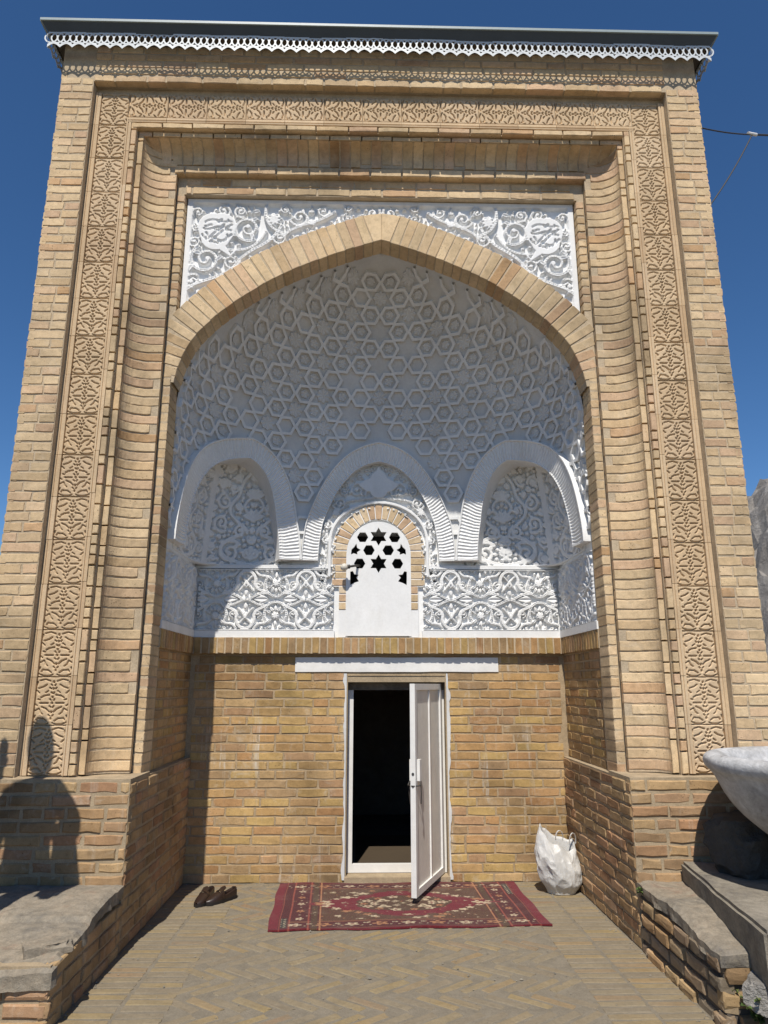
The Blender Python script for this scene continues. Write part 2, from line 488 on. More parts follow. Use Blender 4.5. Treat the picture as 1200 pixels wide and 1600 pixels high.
class Relief:
    """height field drawn with strokes, petals and rings; x centred, y from 0 up"""
    def __init__(s, w, h, res):
        s.w, s.h = w, h
        s.nx = max(2, int(round(w/res))); s.ny = max(2, int(round(h/res)))
        s.x = np.linspace(-w/2, w/2, s.nx+1); s.y = np.linspace(0, h, s.ny+1)
        s.H = np.zeros((s.ny+1, s.nx+1)); s.soft = res*0.8
    def win(s, x0, x1, y0, y1):
        i0 = max(0, np.searchsorted(s.x, x0)-1); i1 = min(s.nx+1, np.searchsorted(s.x, x1)+1)
        j0 = max(0, np.searchsorted(s.y, y0)-1); j1 = min(s.ny+1, np.searchsorted(s.y, y1)+1)
        return i0, i1, j0, j1
    def _apply(s, i0, i1, j0, j1, val, cut):
        w = s.H[j0:j1, i0:i1]
        if cut: np.minimum(w, 1-val, out=w)
        else: np.maximum(w, val, out=w)
    def stroke(s, pts, wd, cut=False, groove=0.0, top=1.0, mirror=False):
        pts = [tuple(p) for p in pts]
        wds = list(wd) if isinstance(wd, (list, tuple)) else [wd]*len(pts)
        m = max(wds) + s.soft*2
        for k in range(len(pts)-1):
            (ax, ay), (bx, by) = pts[k], pts[k+1]
            i0, i1, j0, j1 = s.win(min(ax,bx)-m, max(ax,bx)+m, min(ay,by)-m, max(ay,by)+m)
            if i1 <= i0 or j1 <= j0: continue
            X = s.x[None, i0:i1]; Y = s.y[j0:j1, None]
            dx, dy = bx-ax, by-ay; L = dx*dx+dy*dy + 1e-12
            t = np.clip(((X-ax)*dx + (Y-ay)*dy)/L, 0, 1)
            d = np.hypot(X-ax-t*dx, Y-ay-t*dy)
            r = wds[k] + (wds[k+1]-wds[k])*t
            val = np.clip((r-d)/s.soft + 0.5, 0, 1)
            if groove: val = val*(1 - groove*np.exp(-(d/(0.42*np.maximum(r, 1e-4)))**2))
            s._apply(i0, i1, j0, j1, val*top, cut)
        if mirror: s.stroke([(-x, y) for (x, y) in pts], wds, cut, groove, top)
    def petal(s, cx, cy, ang, ln, wd, cut=False, top=1.0, mirror=False, vein=0.0):
        m = ln + s.soft*2
        i0, i1, j0, j1 = s.win(cx-m, cx+m, cy-m, cy+m)
        if i1 > i0 and j1 > j0:
            X = s.x[None, i0:i1]-cx; Y = s.y[j0:j1, None]-cy
            u = (X*math.cos(ang)+Y*math.sin(ang)); v = (-X*math.sin(ang)+Y*math.cos(ang))
            t = np.clip(u/ln, 0, 1)
            half = wd*np.sin(np.pi*t**0.75)**0.8
            d = half - np.abs(v)
            inside = (u > 0) & (u < ln)
            val = np.where(inside, np.clip(d/s.soft+0.4, 0, 1), 0)
            if vein: val = val*(1 - vein*np.exp(-(v/(0.25*wd))**2))
            s._apply(i0, i1, j0, j1, val*top, cut)
        if mirror: s.petal(-cx, cy, math.pi-ang, ln, wd, cut, top, False, vein)
    def disc(s, cx, cy, r, cut=False, top=1.0, mirror=False):
        s.stroke([(cx, cy), (cx+1e-5, cy)], r, cut, 0, top, mirror)
    def ring(s, cx, cy, r, wd, groove=0.0, a0=0, a1=360, ry=None, mirror=False, n=28):
        ry = ry or r
        s.stroke([(cx+r*math.cos(R(a0+(a1-a0)*k/n)), cy+ry*math.sin(R(a0+(a1-a0)*k/n))) for k in range(n+1)], wd, False, groove, 1.0, mirror)
    def flower(s, cx, cy, r, n=8, mirror=False):
        for k in range(n): s.petal(cx, cy, 2*math.pi*k/n+0.2, r, r*0.36, vein=0.35, mirror=mirror)
        s.disc(cx, cy, r*0.2, mirror=mirror)
    def spiral(s, cx, cy, r, turns=1.4, a0=0.0, d=1, wd=0.012, groove=0.35, mirror=False, leaf=True):
        pts = []; w = []
        n = int(22*turns)
        for k in range(n+1):
            q = k/n; a = a0 + d*2*math.pi*turns*q; rr = r*(1-0.86*q)
            pts.append((cx+rr*math.cos(a), cy+rr*math.sin(a))); w.append(wd*(1-0.35*q))
        s.stroke(pts, w, False, groove, 1.0, mirror)
        s.disc(pts[-1][0], pts[-1][1], wd*1.5, mirror=mirror)
        if leaf:
            for q in (0.15, 0.4, 0.62):
                k = int(n*q); x, y = pts[k]; a = math.atan2(y-cy, x-cx)
                s.petal(x, y, a + d*0.9, r*0.55, r*0.16, mirror=mirror, vein=0.3)
    def fill(s, rng, sizes, tries=500, mask=None, mirror=True, fat=0.42):
        """put leaves into what is still empty"""
        for r in sizes:
            for _ in range(tries):
                cx = rng.uniform(-s.w/2+r, 0 if mirror else s.w/2-r); cy = rng.uniform(r, s.h-r)
                i0, i1, j0, j1 = s.win(cx-r, cx+r, cy-r, cy+r)
                if s.H[j0:j1, i0:i1].max() > 0.15: continue
                if mask is not None and not mask(cx, cy): continue
                a = rng.uniform(0, 2*math.pi)
                x0, y0 = cx-math.cos(a)*r*1.1, cy-math.sin(a)*r*1.1
                s.petal(x0, y0, a, r*2.3, r*fat*1.5, mirror=mirror, vein=0.3)
    def fill_spirals(s, rng, sizes, tries=400, mirror=True, wd=0.2):
        for r in sizes:
            for _ in range(tries):
                cx = rng.uniform(-s.w/2+r, 0 if mirror else s.w/2-r); cy = rng.uniform(r, s.h-r)
                i0, i1, j0, j1 = s.win(cx-r*0.9, cx+r*0.9, cy-r*0.9, cy+r*0.9)
                if s.H[j0:j1, i0:i1].max() > 0.15: continue
                s.spiral(cx, cy, r, rng.uniform(1.2, 1.7), rng.uniform(0, 6.28), rng.choice((-1, 1)), r*wd, mirror=mirror, leaf=False)
                a0 = rng.uniform(0, 6.28)
                for q in range(3):
                    a = a0 + q*2.1
                    s.petal(cx+r*0.9*math.cos(a), cy+r*0.9*math.sin(a), a+0.8, r*0.7, r*0.22, mirror=mirror, vein=0.3)
    def mesh(s, name, mat, depth, mask=None, pos=None, close=True):
        """local: x right, y into the wall (relief rises to -y), z up"""
        if close:
            s.H[0, :] = s.H[-1, :] = 0; s.H[:, 0] = s.H[:, -1] = 0
        X, Z = np.meshgrid(s.x, s.y)
        Yv = -s.H*depth
        if pos is None: co = np.stack([X, Yv, Z], -1).reshape(-1, 3)
        else: co = pos(X, Yv, Z).reshape(-1, 3)
        idx = np.arange((s.ny+1)*(s.nx+1)).reshape(s.ny+1, s.nx+1)
        q = np.stack([idx[:-1,:-1], idx[:-1,1:], idx[1:,1:], idx[1:,:-1]], -1).reshape(-1, 4)
        if mask is not None:
            xc = (s.x[:-1]+s.x[1:])/2; yc = (s.y[:-1]+s.y[1:])/2
            XC, YC = np.meshgrid(xc, yc)
            q = q[mask(XC, YC).reshape(-1)]
            used = np.unique(q); remap = np.full(co.shape[0], -1); remap[used] = np.arange(len(used))
            co = co[used]; q = remap[q]
        me = bpy.data.meshes.new(name)
        me.vertices.add(len(co)); me.vertices.foreach_set('co', co.astype(np.float32).ravel())
        me.loops.add(len(q)*4); me.loops.foreach_set('vertex_index', q.astype(np.int32).ravel())
        me.polygons.add(len(q)); me.polygons.foreach_set('loop_start', np.arange(0, len(q)*4, 4, dtype=np.int32))
        me.polygons.foreach_set('loop_total', np.full(len(q), 4, dtype=np.int32))
        me.update(calc_edges=True); me.validate()
        me.materials.append(mat)
        return me

def tile_relief():
    """one carved tile, 0.23 x 0.32; dark cuts sunk into a plain face"""
    r = Relief(0.226, 0.316, 0.0042)
    r.H[:] = 1.0
    W, Hh = 0.226, 0.316
    def P(x, y): return ((x-0.5)*W, (1-y)*Hh)     # photo fractions, y down
    def cut(pts, w, m=True): r.stroke([P(*p) for p in pts], w*0.72, cut=True, mirror=m)
    # strokes read off the photograph (right half, mirrored)
    cut([(0.60,0.085),(0.76,0.045),(0.92,0.075)], 0.0058)
    cut([(0.70,0.16),(0.78,0.20),(0.93,0.235)], 0.0060)
    cut([(0.97,0.10),(0.985,0.17)], 0.0042)
    cut([(0.90,0.335),(0.98,0.285)], 0.0050)
    cut([(0.64,0.29),(0.71,0.325)], 0.0050)
    cut([(0.60,0.375),(0.74,0.39),(0.84,0.43)], 0.0065)
    cut([(0.86,0.475),(0.92,0.465)], 0.0060)
    cut([(0.62,0.545),(0.85,0.545)], 0.0068)
    cut([(0.57,0.73),(0.66,0.665),(0.79,0.625)], 0.0062)
    cut([(0.93,0.60),(0.99,0.57)], 0.0045)
    cut([(0.75,0.775),(0.82,0.74),(0.87,0.655),(0.97,0.70)], 0.0048)
    cut([(0.96,0.80),(0.985,0.86)], 0.0045)
    cut([(0.62,0.915),(0.72,0.865),(0.88,0.855),(0.92,0.90)], 0.0060)
    cut([(0.56,0.955),(0.68,0.985),(0.83,0.985),(0.97,0.945)], 0.0052)
    # centre diamonds
    for (x, y, q) in ((0.5,0.105,1),(0.555,0.165,1),(0.5,0.245,1),(0.585,0.235,1),(0.53,0.335,1),(0.50,0.42,1),(0.555,0.475,1.1),(0.5,0.545,1.1),(0.545,0.62,1),(0.5,0.735,1),(0.555,0.80,1),(0.5,0.865,1)):
        cut([(x-0.012,y+0.012),(x+0.012,y-0.012)], 0.0062*q)
    r.H[0, :] = r.H[-1, :] = 0.2; r.H[:, 0] = r.H[:, -1] = 0.2
    rng2 = np.random.RandomState(3)
    r.H += rng2.uniform(-0.04, 0.04, r.H.shape)
    return r.mesh('carved_tile', M_TILE, 0.019, close=False)
TILE = tile_relief()
tw = 0.24
for s in (-1, 1):
    n = 17; h = (6.454-1.035)/n
    for k in range(n):
        M = FR(s*2.24, YP+0.028+RNG.uniform(-0.002, 0.002), 1.035+k*h+0.002) @ Matrix.Rotation(RNG.uniform(-0.004, 0.004), 4, 'Y') @ Matrix.Diagonal((1.0, RNG.uniform(0.75, 1.15), (h-0.003)/0.316, 1))
        add('carved_tile', TILE, cf, M)
n = 13; w = 4.246/n
for k in range(n):
    xc = -2.123 + w*(k+0.5)
    # lying tile: local z runs along the band
    Yv = Vector((0,1,0)); Zv = Vector((1,0,0)); Xv = Yv.cross(Zv)
    M = Matrix.Identity(4)
    for i in range(3):
        M[i][0] = Xv[i]; M[i][1] = Yv[i]; M[i][2] = Zv[i]
    M.translation = Vector((xc - w/2 + 0.002, YP+0.028+RNG.uniform(-0.002, 0.002), 6.335))
    add('carved_tile', TILE, cf, M @ Matrix.Diagonal((1.03, RNG.uniform(0.75, 1.15), (w-0.003)/0.316, 1)))
# plain terracotta mouldings either side of the tiles
def moulding(x0, x1, z0, z1, vert, name='moulding'):
    L = (z1-z0) if vert else (x1-x0)
    n = max(1, round(L/0.32))
    for k in range(n):
        mb = MB()
        if vert:
            a = z0 + L*k/n + 0.0015; b = z0 + L*(k+1)/n - 0.0015
            W = x1-x0; prof = [(0, 0.034), (0, 0.002), (W*0.3, 0.0), (W*0.36, 0.007), (W*0.44, 0.007), (W*0.5, 0.001), (W, 0.003), (W, 0.034)]
            jx = RNG.uniform(-0.0015, 0.0015); jy = RNG.uniform(-0.0015, 0.0015)
            v = [(x0+p+jx, YP+q+jy, a) for p, q in prof] + [(x0+p+jx, YP+q+jy, b) for p, q in prof]
        else:
            a = x0 + L*k/n + 0.0015; b = x0 + L*(k+1)/n - 0.0015
            W = z1-z0; prof = [(0, 0.034), (0, 0.002), (W*0.3, 0.0), (W*0.36, 0.007), (W*0.44, 0.007), (W*0.5, 0.001), (W, 0.003), (W, 0.034)]
            v = [(a, YP+q, z0+p) for p, q in prof] + [(b, YP+q, z0+p) for p, q in prof]
        m = len(prof)
        f = [(i, i+1, m+i+1, m+i) for i in range(m-1)] + [tuple(range(m)), tuple(range(2*m-1, m-1, -1))]
        mb.put(v, f)
        me = mb.mesh('moulding', M_TILE)
        bm = bmesh.new(); bm.from_mesh(me); bmesh.ops.recalc_face_normals(bm, faces=bm.faces); bm.to_mesh(me); bm.free()
        add(name, me, cf, Matrix())
for s in (-1, 1):
    for (p, q) in ((2.356, 2.402), (2.085, 2.124)):
        a, b = sorted((s*p, s*q)); moulding(a, b, 1.035, 6.454 if p > 2.2 else 6.214, True)
    # thin brick strip inside the tiles
    a, b = sorted((s*2.037, s*2.083))
    rects = []
    z = 1.035
    while z < 6.16:
        c = 0.0745*RNG.choice((1, 1, 1, 2)); rects.append((a, b, z, z+c-0.009)); z += c
    lay(cf, FR(0, YP+0.002, 0), rects, M_BRICK_UP, 0.06, jit=0.002, rough=0.004, bev=0.004)
moulding(-2.124, 2.124, 6.170, 6.214, False)
rects = courses(4.16, 6.114, 6.168, ch=0.054, lengths=(0.24, 0.25, 0.26), joint=0.006, u_start=-2.08)
lay(cf, FR(0, YP+0.002, 0), rects, M_BRICK_UP, 0.06, rough=0.004)

# curved cove ----------------------------------------------------------------
YS, YC = 5.11, 5.24
cove = box_part('cove', [(-2.05, -1.74, YC+0.012, 5.7, 1.0, 6.114), (1.74, 2.05, YC+0.012, 5.7, 1.0, 6.114), (-1.74, 1.74, YC+0.012, 5.7, 5.83, 6.114)], M_MORTAR, portal)
def cove_brick(length, rng):
    """local x along the run of the profile (0 = strip edge, grows inward), y depth, z = course height centred"""
    prof = []
    for k in range(9):
        a = math.pi/2*k/8
        prof.append((0.165*(1-math.cos(a)), 0.13*math.sin(a)))
    e = 0.25 - rng.choice((0.0, 0.0, 0.0, 0.055))
    prof += [(e, 0.131)]
    m = len(prof); v = []
    hz = length/2
    d0 = rng.uniform(-0.003, 0.003)
    for zz, ins in ((-hz, 0.0025), (-hz+0.005, 0), (hz-0.005, 0), (hz, 0.0025)):
        for (x, y) in prof:
            v.append((x, y + ins + d0 + rng.uniform(-0.0012, 0.0012), zz + rng.uniform(-0.0022, 0.0022)))
    f = []
    for r_ in range(3):
        for i in range(m-1): f.append((r_*m+i, r_*m+i+1, (r_+1)*m+i+1, (r_+1)*m+i))
    b = len(v)
    v += [(0, 0.17, -hz), (e, 0.17, -hz), (e, 0.17, hz), (0, 0.17, hz)]
    f += [tuple(reversed(range(m))) + (b, b+1)] if False else [tuple(range(m-1, -1, -1)) + (b, b+1)]
    f += [tuple(range(3*m, 4*m)) + (b+2, b+3)]
    f += [(m-1, b+1, b+2, 4*m-1, 3*m-1, 2*m-1)]
    return v, f
def fixed(v, f, mat, name):
    me = mesh_of(name, v, f, mat)
    bm = bmesh.new(); bm.from_mesh(me); bmesh.ops.recalc_face_normals(bm, faces=bm.faces); bm.to_mesh(me); bm.free()
    return me
COVES = [fixed(*cove_brick(0.064, RNG), M_BRICK_UP, 'curved_brick') for _ in range(8)]
for s in (-1, 1):
    z = 1.04
    while z < 6.11:
        M = Matrix.Translation((s*1.985, YS, z+0.037+RNG.uniform(-0.002, 0.002))) @ Matrix.Diagonal((-s, 1, 1, 1))
        add('curved_brick', RNG.choice(COVES), cove, M)
        z += 0.0745
COVET = [fixed(*cove_brick(0.078, RNG), M_BRICK_UP, 'curved_brick') for _ in range(6)]
x = -1.96
while x < 1.97:
    # local x -> -z, local z -> x
    M = Matrix(((0,0,1,x+0.044),(0,1,0,YS),(-0.61,0,0,6.063),(0,0,0,1)))
    add('curved_brick', RNG.choice(COVET), cove, M)
    x += 0.089
# bedding mortar following the cove
def cove_profile(d):
    p = [(0.165*(1-math.cos(math.pi/2*k/8)), 0.13*math.sin(math.pi/2*k/8)+d) for k in range(9)]
    return p + [(0.25, 0.13+d)]
cm = MB()
for s in (-1, 1):
    pr = cove_profile(0.0075); m = len(pr)
    cm.put([(s*(1.985-x_), YS+y_, z_) for z_ in (1.03, 6.10) for x_, y_ in pr], [(i, i+1, m+i+1, m+i) for i in range(m-1)])
pr = cove_profile(0.0075); m = len(pr)
cm.put([(x_, YS+y_, 6.063-0.61*p_) for x_ in (-1.97, 1.97) for p_, y_ in pr], [(i, i+1, m+i+1, m+i) for i in range(m-1)])
add('cove_mortar', cm.mesh('cove_mortar', M_MORTAR), cove, Matrix())
# flat strip under the top cove and strips at the outer edge of the side coves
lay(cove, FR(0, YC-0.002, 0), courses(3.5, 5.826, 5.908, ch=0.082, lengths=(0.24, 0.25, 0.26), u_start=-1.75), M_BRICK_UP, 0.07)
lay(cove, FR(0, YS-0.002, 0), courses(4.06, 6.066, 6.116, ch=0.05, lengths=(0.24, 0.25, 0.26), joint=0.006, u_start=-2.03), M_BRICK_UP, 0.12)
for s in (-1, 1):
    a, b = sorted((s*1.988, s*2.034)); rects = []
    z = 1.035
    while z < 6.08:
        c = 0.0745*RNG.choice((1, 2, 2, 3)); rects.append((a, b, z, z+c-0.008)); z += c
    lay(cove, FR(0, YS-0.002, 0), rects, M_BRICK_UP, 0.14, jit=0.0015, rough=0.002, bev=0.003)

# arch ------------------------------------------------------------------------
YA, YB = 5.30, 5.50
AP = [(1.672, 3.40), (1.670, 3.65), (1.655, 3.87), (1.620, 4.09), (1.532, 4.31), (1.385, 4.495), (1.235, 4.635), (1.050, 4.775), (0.81, 4.928), (0.40, 5.115), (0.0, 5.258)]
def catmull(P, n):
    out = []
    Q = [np.array(p, float) for p in P]
    Q = [2*Q[0]-Q[1]] + Q + [2*Q[-1]-Q[-2]]
    for i in range(1, len(Q)-2):
        for k in range(n):
            t = k/n; a, b, c, d = Q[i-1], Q[i], Q[i+1], Q[i+2]
            out.append(0.5*((2*b) + (-a+c)*t + (2*a-5*b+4*c-d)*t*t + (-a+3*b-3*c+d)*t**3))
    out.append(Q[-2])
    return np.array(out)
ARC = catmull(AP, 24)
ARC_Z = ARC[:, 1]; ARC_X = np.maximum(ARC[:, 0], 0)
def w_of_z(z):
    return np.interp(z, ARC_Z, ARC_X)
seg = np.hypot(np.diff(ARC[:, 0]), np.diff(ARC[:, 1])); ARC_S = np.concatenate([[0], np.cumsum(seg)])
arch = box_part('arch_frame', [(-1.735, -1.674, YA+REC, 5.53, 1.0, 3.98), (1.674, 1.735, YA+REC, 5.53, 1.0, 3.98), (-1.735, -1.674, YA+REC, 5.44, 3.98, 5.83), (1.674, 1.735, YA+REC, 5.44, 3.98, 5.83), (-1.674, 1.674, YA+REC, 5.6, 5.668, 5.83)], M_MORTAR, portal)
# jambs: header bricks reaching through the reveal
JB = [fixed(*brick_geo(0.066, 0.20, 0.064, RNG, bev=0.004), M_BRICK_UP, 'jamb_brick') for _ in range(6)]
z = 1.012
while z < 4.0:
    for s in (-1, 1):
        M = FR(s*(1.702+RNG.uniform(-0.002, 0.002)), YA+RNG.uniform(-0.002, 0.003), z+0.032)
        add('jamb_brick', RNG.choice(JB), arch, M)
    z += 0.0745
# strip above the springing
for s in (-1, 1):
    a, b = sorted((s*1.663, s*1.733))
    lay(arch, FR(0, YA, 0), [(a, b, 4.62+k*0.0745, 4.62+k*0.0745+0.062) for k in range(14)], M_BRICK_UP, 0.069)
lay(arch, FR(0, YA, 0), courses(3.32, 5.672, 5.826, ch=0.077, lengths=(0.24, 0.25, 0.27), u_start=-1.66), M_BRICK_UP, 0.065)
# voussoirs
s0 = np.interp(4.0, ARC_Z, ARC_S); stot = ARC_S[-1]
nv = 27; pitch = (stot - s0)/nv
for side in (-1, 1):
    for k in range(nv):
        sm = s0 + pitch*(k+0.5)
        px = np.interp(sm, ARC_S, ARC[:, 0]); pz = np.interp(sm, ARC_S, ARC[:, 1])
        qx = np.interp(sm+0.03, ARC_S, ARC[:, 0]); qz = np.interp(sm+0.03, ARC_S, ARC[:, 1])
        rx = np.interp(sm-0.03, ARC_S, ARC[:, 0]); rz = np.interp(sm-0.03, ARC_S, ARC[:, 1])
        tx, tz = qx-rx, qz-rz; L = math.hypot(tx, tz); tx /= L; tz /= L
        ox, oz = -(-tz), -tx            # outward normal of the curve (away from the opening)
        ox, oz = tz, -tx
        if ox < 0: ox, oz = -ox, -oz
        lean = (k - nv*0.4)/nv*0.10
        ln = 0.268
        if ox > 0.05: ln = min(ln, (1.733 - px)/ox - 0.002)
        ln = max(ln, 0.06)
        hw = pitch/2 - 0.0055
        taper = 1.0 + 0.10*ln/0.27
        v = []
        for (r_, q) in ((0, hw), (ln, hw*taper)):
            for d in (-1, 1):
                for y in (YA, YB):
                    jj = 0.0025
                    x_ = px + ox*r_ + tx*d*q + RNG.uniform(-jj, jj); z_ = pz + oz*r_ + tz*d*q + RNG.uniform(-jj, jj)
                    if k == nv-1 and d == 1: x_ = 0.0012
                    x_ = max(x_, 0.0012)
                    v.append((side*x_, y + (RNG.uniform(-0.003, 0.003) if y == YA else 0), z_))
        # order: r0(d-1: A,B ; d1: A,B) r1(...)
        f = [(0, 2, 6, 4), (1, 5, 7, 3), (0, 1, 3, 2), (4, 6, 7, 5), (0, 4, 5, 1), (2, 3, 7, 6)]
        me = mesh_of('voussoir', v, f, M_BRICK_UP)
        bm = bmesh.new(); bm.from_mesh(me); bmesh.ops.recalc_face_normals(bm, faces=bm.faces)
        bmesh.ops.bevel(bm, geom=[e for e in bm.edges], offset=0.004, segments=1, affect='EDGES')
        bm.to_mesh(me); bm.free()
        add('voussoir', me, arch, Matrix())
# mortar core of the arch ring
mb = MB()
mb.box(-0.05, 0.05, YA+0.006, YB+0.003, 5.2615, 5.45)
for side in (-1, 1):
    pts = []
    for sm in np.linspace(s0-0.05, stot, 60):
        px = np.interp(sm, ARC_S, ARC[:, 0]); pz = np.interp(sm, ARC_S, ARC[:, 1])
        qx = np.interp(sm+0.03, ARC_S, ARC[:, 0]); qz = np.interp(sm+0.03, ARC_S, ARC[:, 1])
        rx = np.interp(sm-0.03, ARC_S, ARC[:, 0]); rz = np.interp(sm-0.03, ARC_S, ARC[:, 1])
        tx, tz = qx-rx, qz-rz; L = math.hypot(tx, tz); ox, oz = tz/L, -tx/L
        if ox < 0: ox, oz = -ox, -oz
        ln = 0.262
        if ox > 0.05: ln = min(ln, (1.73-px)/ox)
        pts.append((side*(px+ox*0.005), pz+oz*0.005, side*(px+ox*ln), pz+oz*ln))
    for a, b in zip(pts[:-1], pts[1:]):
        v = []
        for y in (YA+REC+0.002, YB-0.004):
            v += [(a[0], y, a[1]), (a[2], y, a[3]), (b[2], y, b[3]), (b[0], y, b[1])]
        mb.put(v, [(0,1,2,3), (4,5,6,7), (0,3,7,4), (1,2,6,5)])
add('arch_mortar', mb.mesh('arch_mortar', M_MORTAR), arch, Matrix())
# spandrels -------------------------------------------------------------------
def dist_arc(X, Z):
    P = ARC[::3]
    d = np.full(X.shape, 9.0)
    for (px, pz) in P:
        d = np.minimum(d, np.hypot(np.abs(X)-px, Z-pz))
    return d
SZ0, SH = 4.48, 5.668-4.48
rs = Relief(3.32, SH, 0.006)
def sp(x, z): return (x, z - SZ0)
def SS(cx, cz, *a, **k): rs.spiral(cx, cz-SZ0, *a, mirror=True, **k)
def ST(pts, w, **k): rs.stroke([sp(*p) for p in pts], w, mirror=True, **k)
ST([(-1.635, 4.48), (-1.635, 5.66)], 0.030)
ST([(-1.635, 5.645), (0, 5.645)], 0.020)
SS(-1.475, 5.09, 0.135, 1.7, R(120), 1, 0.016)
SS(-1.135, 5.385, 0.125, 1.6, R(-60), -1, 0.015)
SS(-1.575, 4.88, 0.070, 1.4, R(60), 1, 0.014)
SS(-0.70, 5.50, 0.085, 1.5, R(200), 1, 0.013)
SS(-0.50, 5.565, 0.055, 1.3, R(0), -1, 0.011)
SS(-0.28, 5.60, 0.045, 1.2, R(90), 1, 0.010)
SS(-1.56, 5.53, 0.055, 1.2, R(200), -1, 0.011)
SS(-1.58, 5.26, 0.055, 1.3, R(200), 1, 0.011)
SS(-1.26, 5.07, 0.075, 1.4, R(10), -1, 0.012)
SS(-0.86, 5.30, 0.060, 1.3, R(180), 1, 0.011)
def bez(p0, p1, p2, p3, n=16):
    return [tuple((1-t)**3*np.array(p0)+3*(1-t)**2*t*np.array(p1)+3*(1-t)*t*t*np.array(p2)+t**3*np.array(p3)) for t in np.linspace(0, 1, n)]
ST(bez((-1.62, 4.80), (-1.50, 4.92), (-1.30, 4.88), (-1.18, 5.10)), 0.016, groove=0.35)
ST(bez((-1.18, 5.10), (-1.05, 5.24), (-0.95, 5.20), (-0.85, 5.42)), 0.016, groove=0.35)
ST(bez((-1.30, 5.18), (-1.15, 5.16), (-1.05, 5.20), (-0.98, 5.36)), 0.014, groove=0.35)
ST(bez((-0.85, 5.30), (-0.72, 5.46), (-0.55, 5.42), (-0.40, 5.56)), 0.014, groove=0.35)
ST(bez((-0.98, 5.62), (-1.02, 5.50), (-0.96, 5.36), (-0.80, 5.34)), 0.014, groove=0.35)
rs.flower(-0.915, 5.475-SZ0, 0.075, 8, mirror=True)
rs.flower(-0.59, 5.45-SZ0, 0.045, 7, mirror=True)
# cartouches with raised script-like strokes
cart = [(-1.52, 5.50), (-1.30, 5.52), (-1.24, 5.42), (-1.25, 5.30), (-1.31, 5.22), (-1.40, 5.19), (-1.50, 5.22), (-1.54, 5.34), (-1.52, 5.50)]
rs.fill_spirals(random.Random(2), (0.06, 0.048, 0.038), 500)
rs.fill(random.Random(5), (0.035, 0.026, 0.019, 0.014), 900)
for cx, cz, r_ in ((-1.395, 5.36, 0.155), (-1.43, 5.40, 0.13), (-1.36, 5.40, 0.13), (-1.40, 5.30, 0.13)):
    rs.disc(cx, cz-SZ0, r_, mirror=True)
ST([(-1.36, 5.22), (-1.27, 5.12), (-1.22, 5.18)], [0.04, 0.012, 0.01])
def script(x0, sgn):
    q = []
    q.append(bez((x0-0.10, 5.44), (x0-0.02, 5.50), (x0+0.03, 5.42), (x0+0.10, 5.45)))
    q.append(bez((x0-0.11, 5.38), (x0-0.06, 5.34), (x0+0.0, 5.43), (x0+0.07, 5.38)))
    q.append([(x0-0.08, 5.27), (x0+0.06, 5.42)]); q.append([(x0-0.05, 5.25), (x0+0.09, 5.40)])
    q.append(bez((x0-0.02, 5.29), (x0+0.04, 5.24), (x0+0.10, 5.26), (x0+0.09, 5.32)))
    q.append(bez((x0-0.12, 5.32), (x0-0.10, 5.25), (x0-0.05, 5.30), (x0-0.09, 5.34)))
    q.append(bez((x0+0.0, 5.36), (x0+0.05, 5.33), (x0+0.06, 5.39), (x0+0.12, 5.36)))
    rg = random.Random(int(x0*100))
    for _ in range(11):
        ax, az, an = x0+rg.uniform(-0.10, 0.10), 5.355+rg.uniform(-0.10, 0.11), rg.uniform(-0.7, 0.9)
        L_ = rg.uniform(0.03, 0.06); ex, ez = ax+L_*math.cos(an), az+L_*math.sin(an)
        q.append(bez((ax, az), (ax+0.01, az-0.02), (ex-0.01, ez+0.02), (ex, ez), 8))
    for pts in q: rs.stroke([sp(*p) for p in pts], 0.0055, cut=True)
    rs.ring(x0, 5.355-SZ0, 0.148, 0.004)
rs_keep = rs.H.copy()
script(-1.395, 1); script(1.395, 1)
rs.H = np.maximum(rs.H, rs_keep*0.55)
add('spandrel_panel', rs.mesh('spandrel_panel', M_STUCCO, 0.040, mask=lambda X, Z: (dist_arc(X, Z+SZ0) > 0.235) & ((np.abs(X) > w_of_z(Z+SZ0)+0.05) | (Z+SZ0 > 5.27))), portal, FR(0, 5.392, SZ0))

# niche: brick below, white stucco above -----------------------------------------
XN, YN = 1.685, 6.60
XL = 1.635
DX0, DX1, DZ = -0.285, 0.612, 1.70       # door opening
WX, WZ0, WZ1 = 0.27, 2.44, 3.06          # window opening
back = box_part('back_wall', [(-1.80, DX0, YN+REC, 7.0, 0, 1.9), (DX1, 1.80, YN+REC, 7.0, 0, 1.9), (DX0, DX1, YN+REC, 7.0, DZ, 1.9)], M_MORTAR_WALL, portal)
rects = clip(courses(2*XL+0.02, 0.0, 1.885, ch=0.0755, lengths=(0.25, 0.25, 0.25, 0.25, 0.13), u_start=-XL-0.01), [(DX0, DX1, -0.1, DZ)])
lay(back, FR(0, YN, 0), rects, M_BRICK_WALL, 0.06, singles=True, rough=0.002, jit=0.004, bev=0.0035)

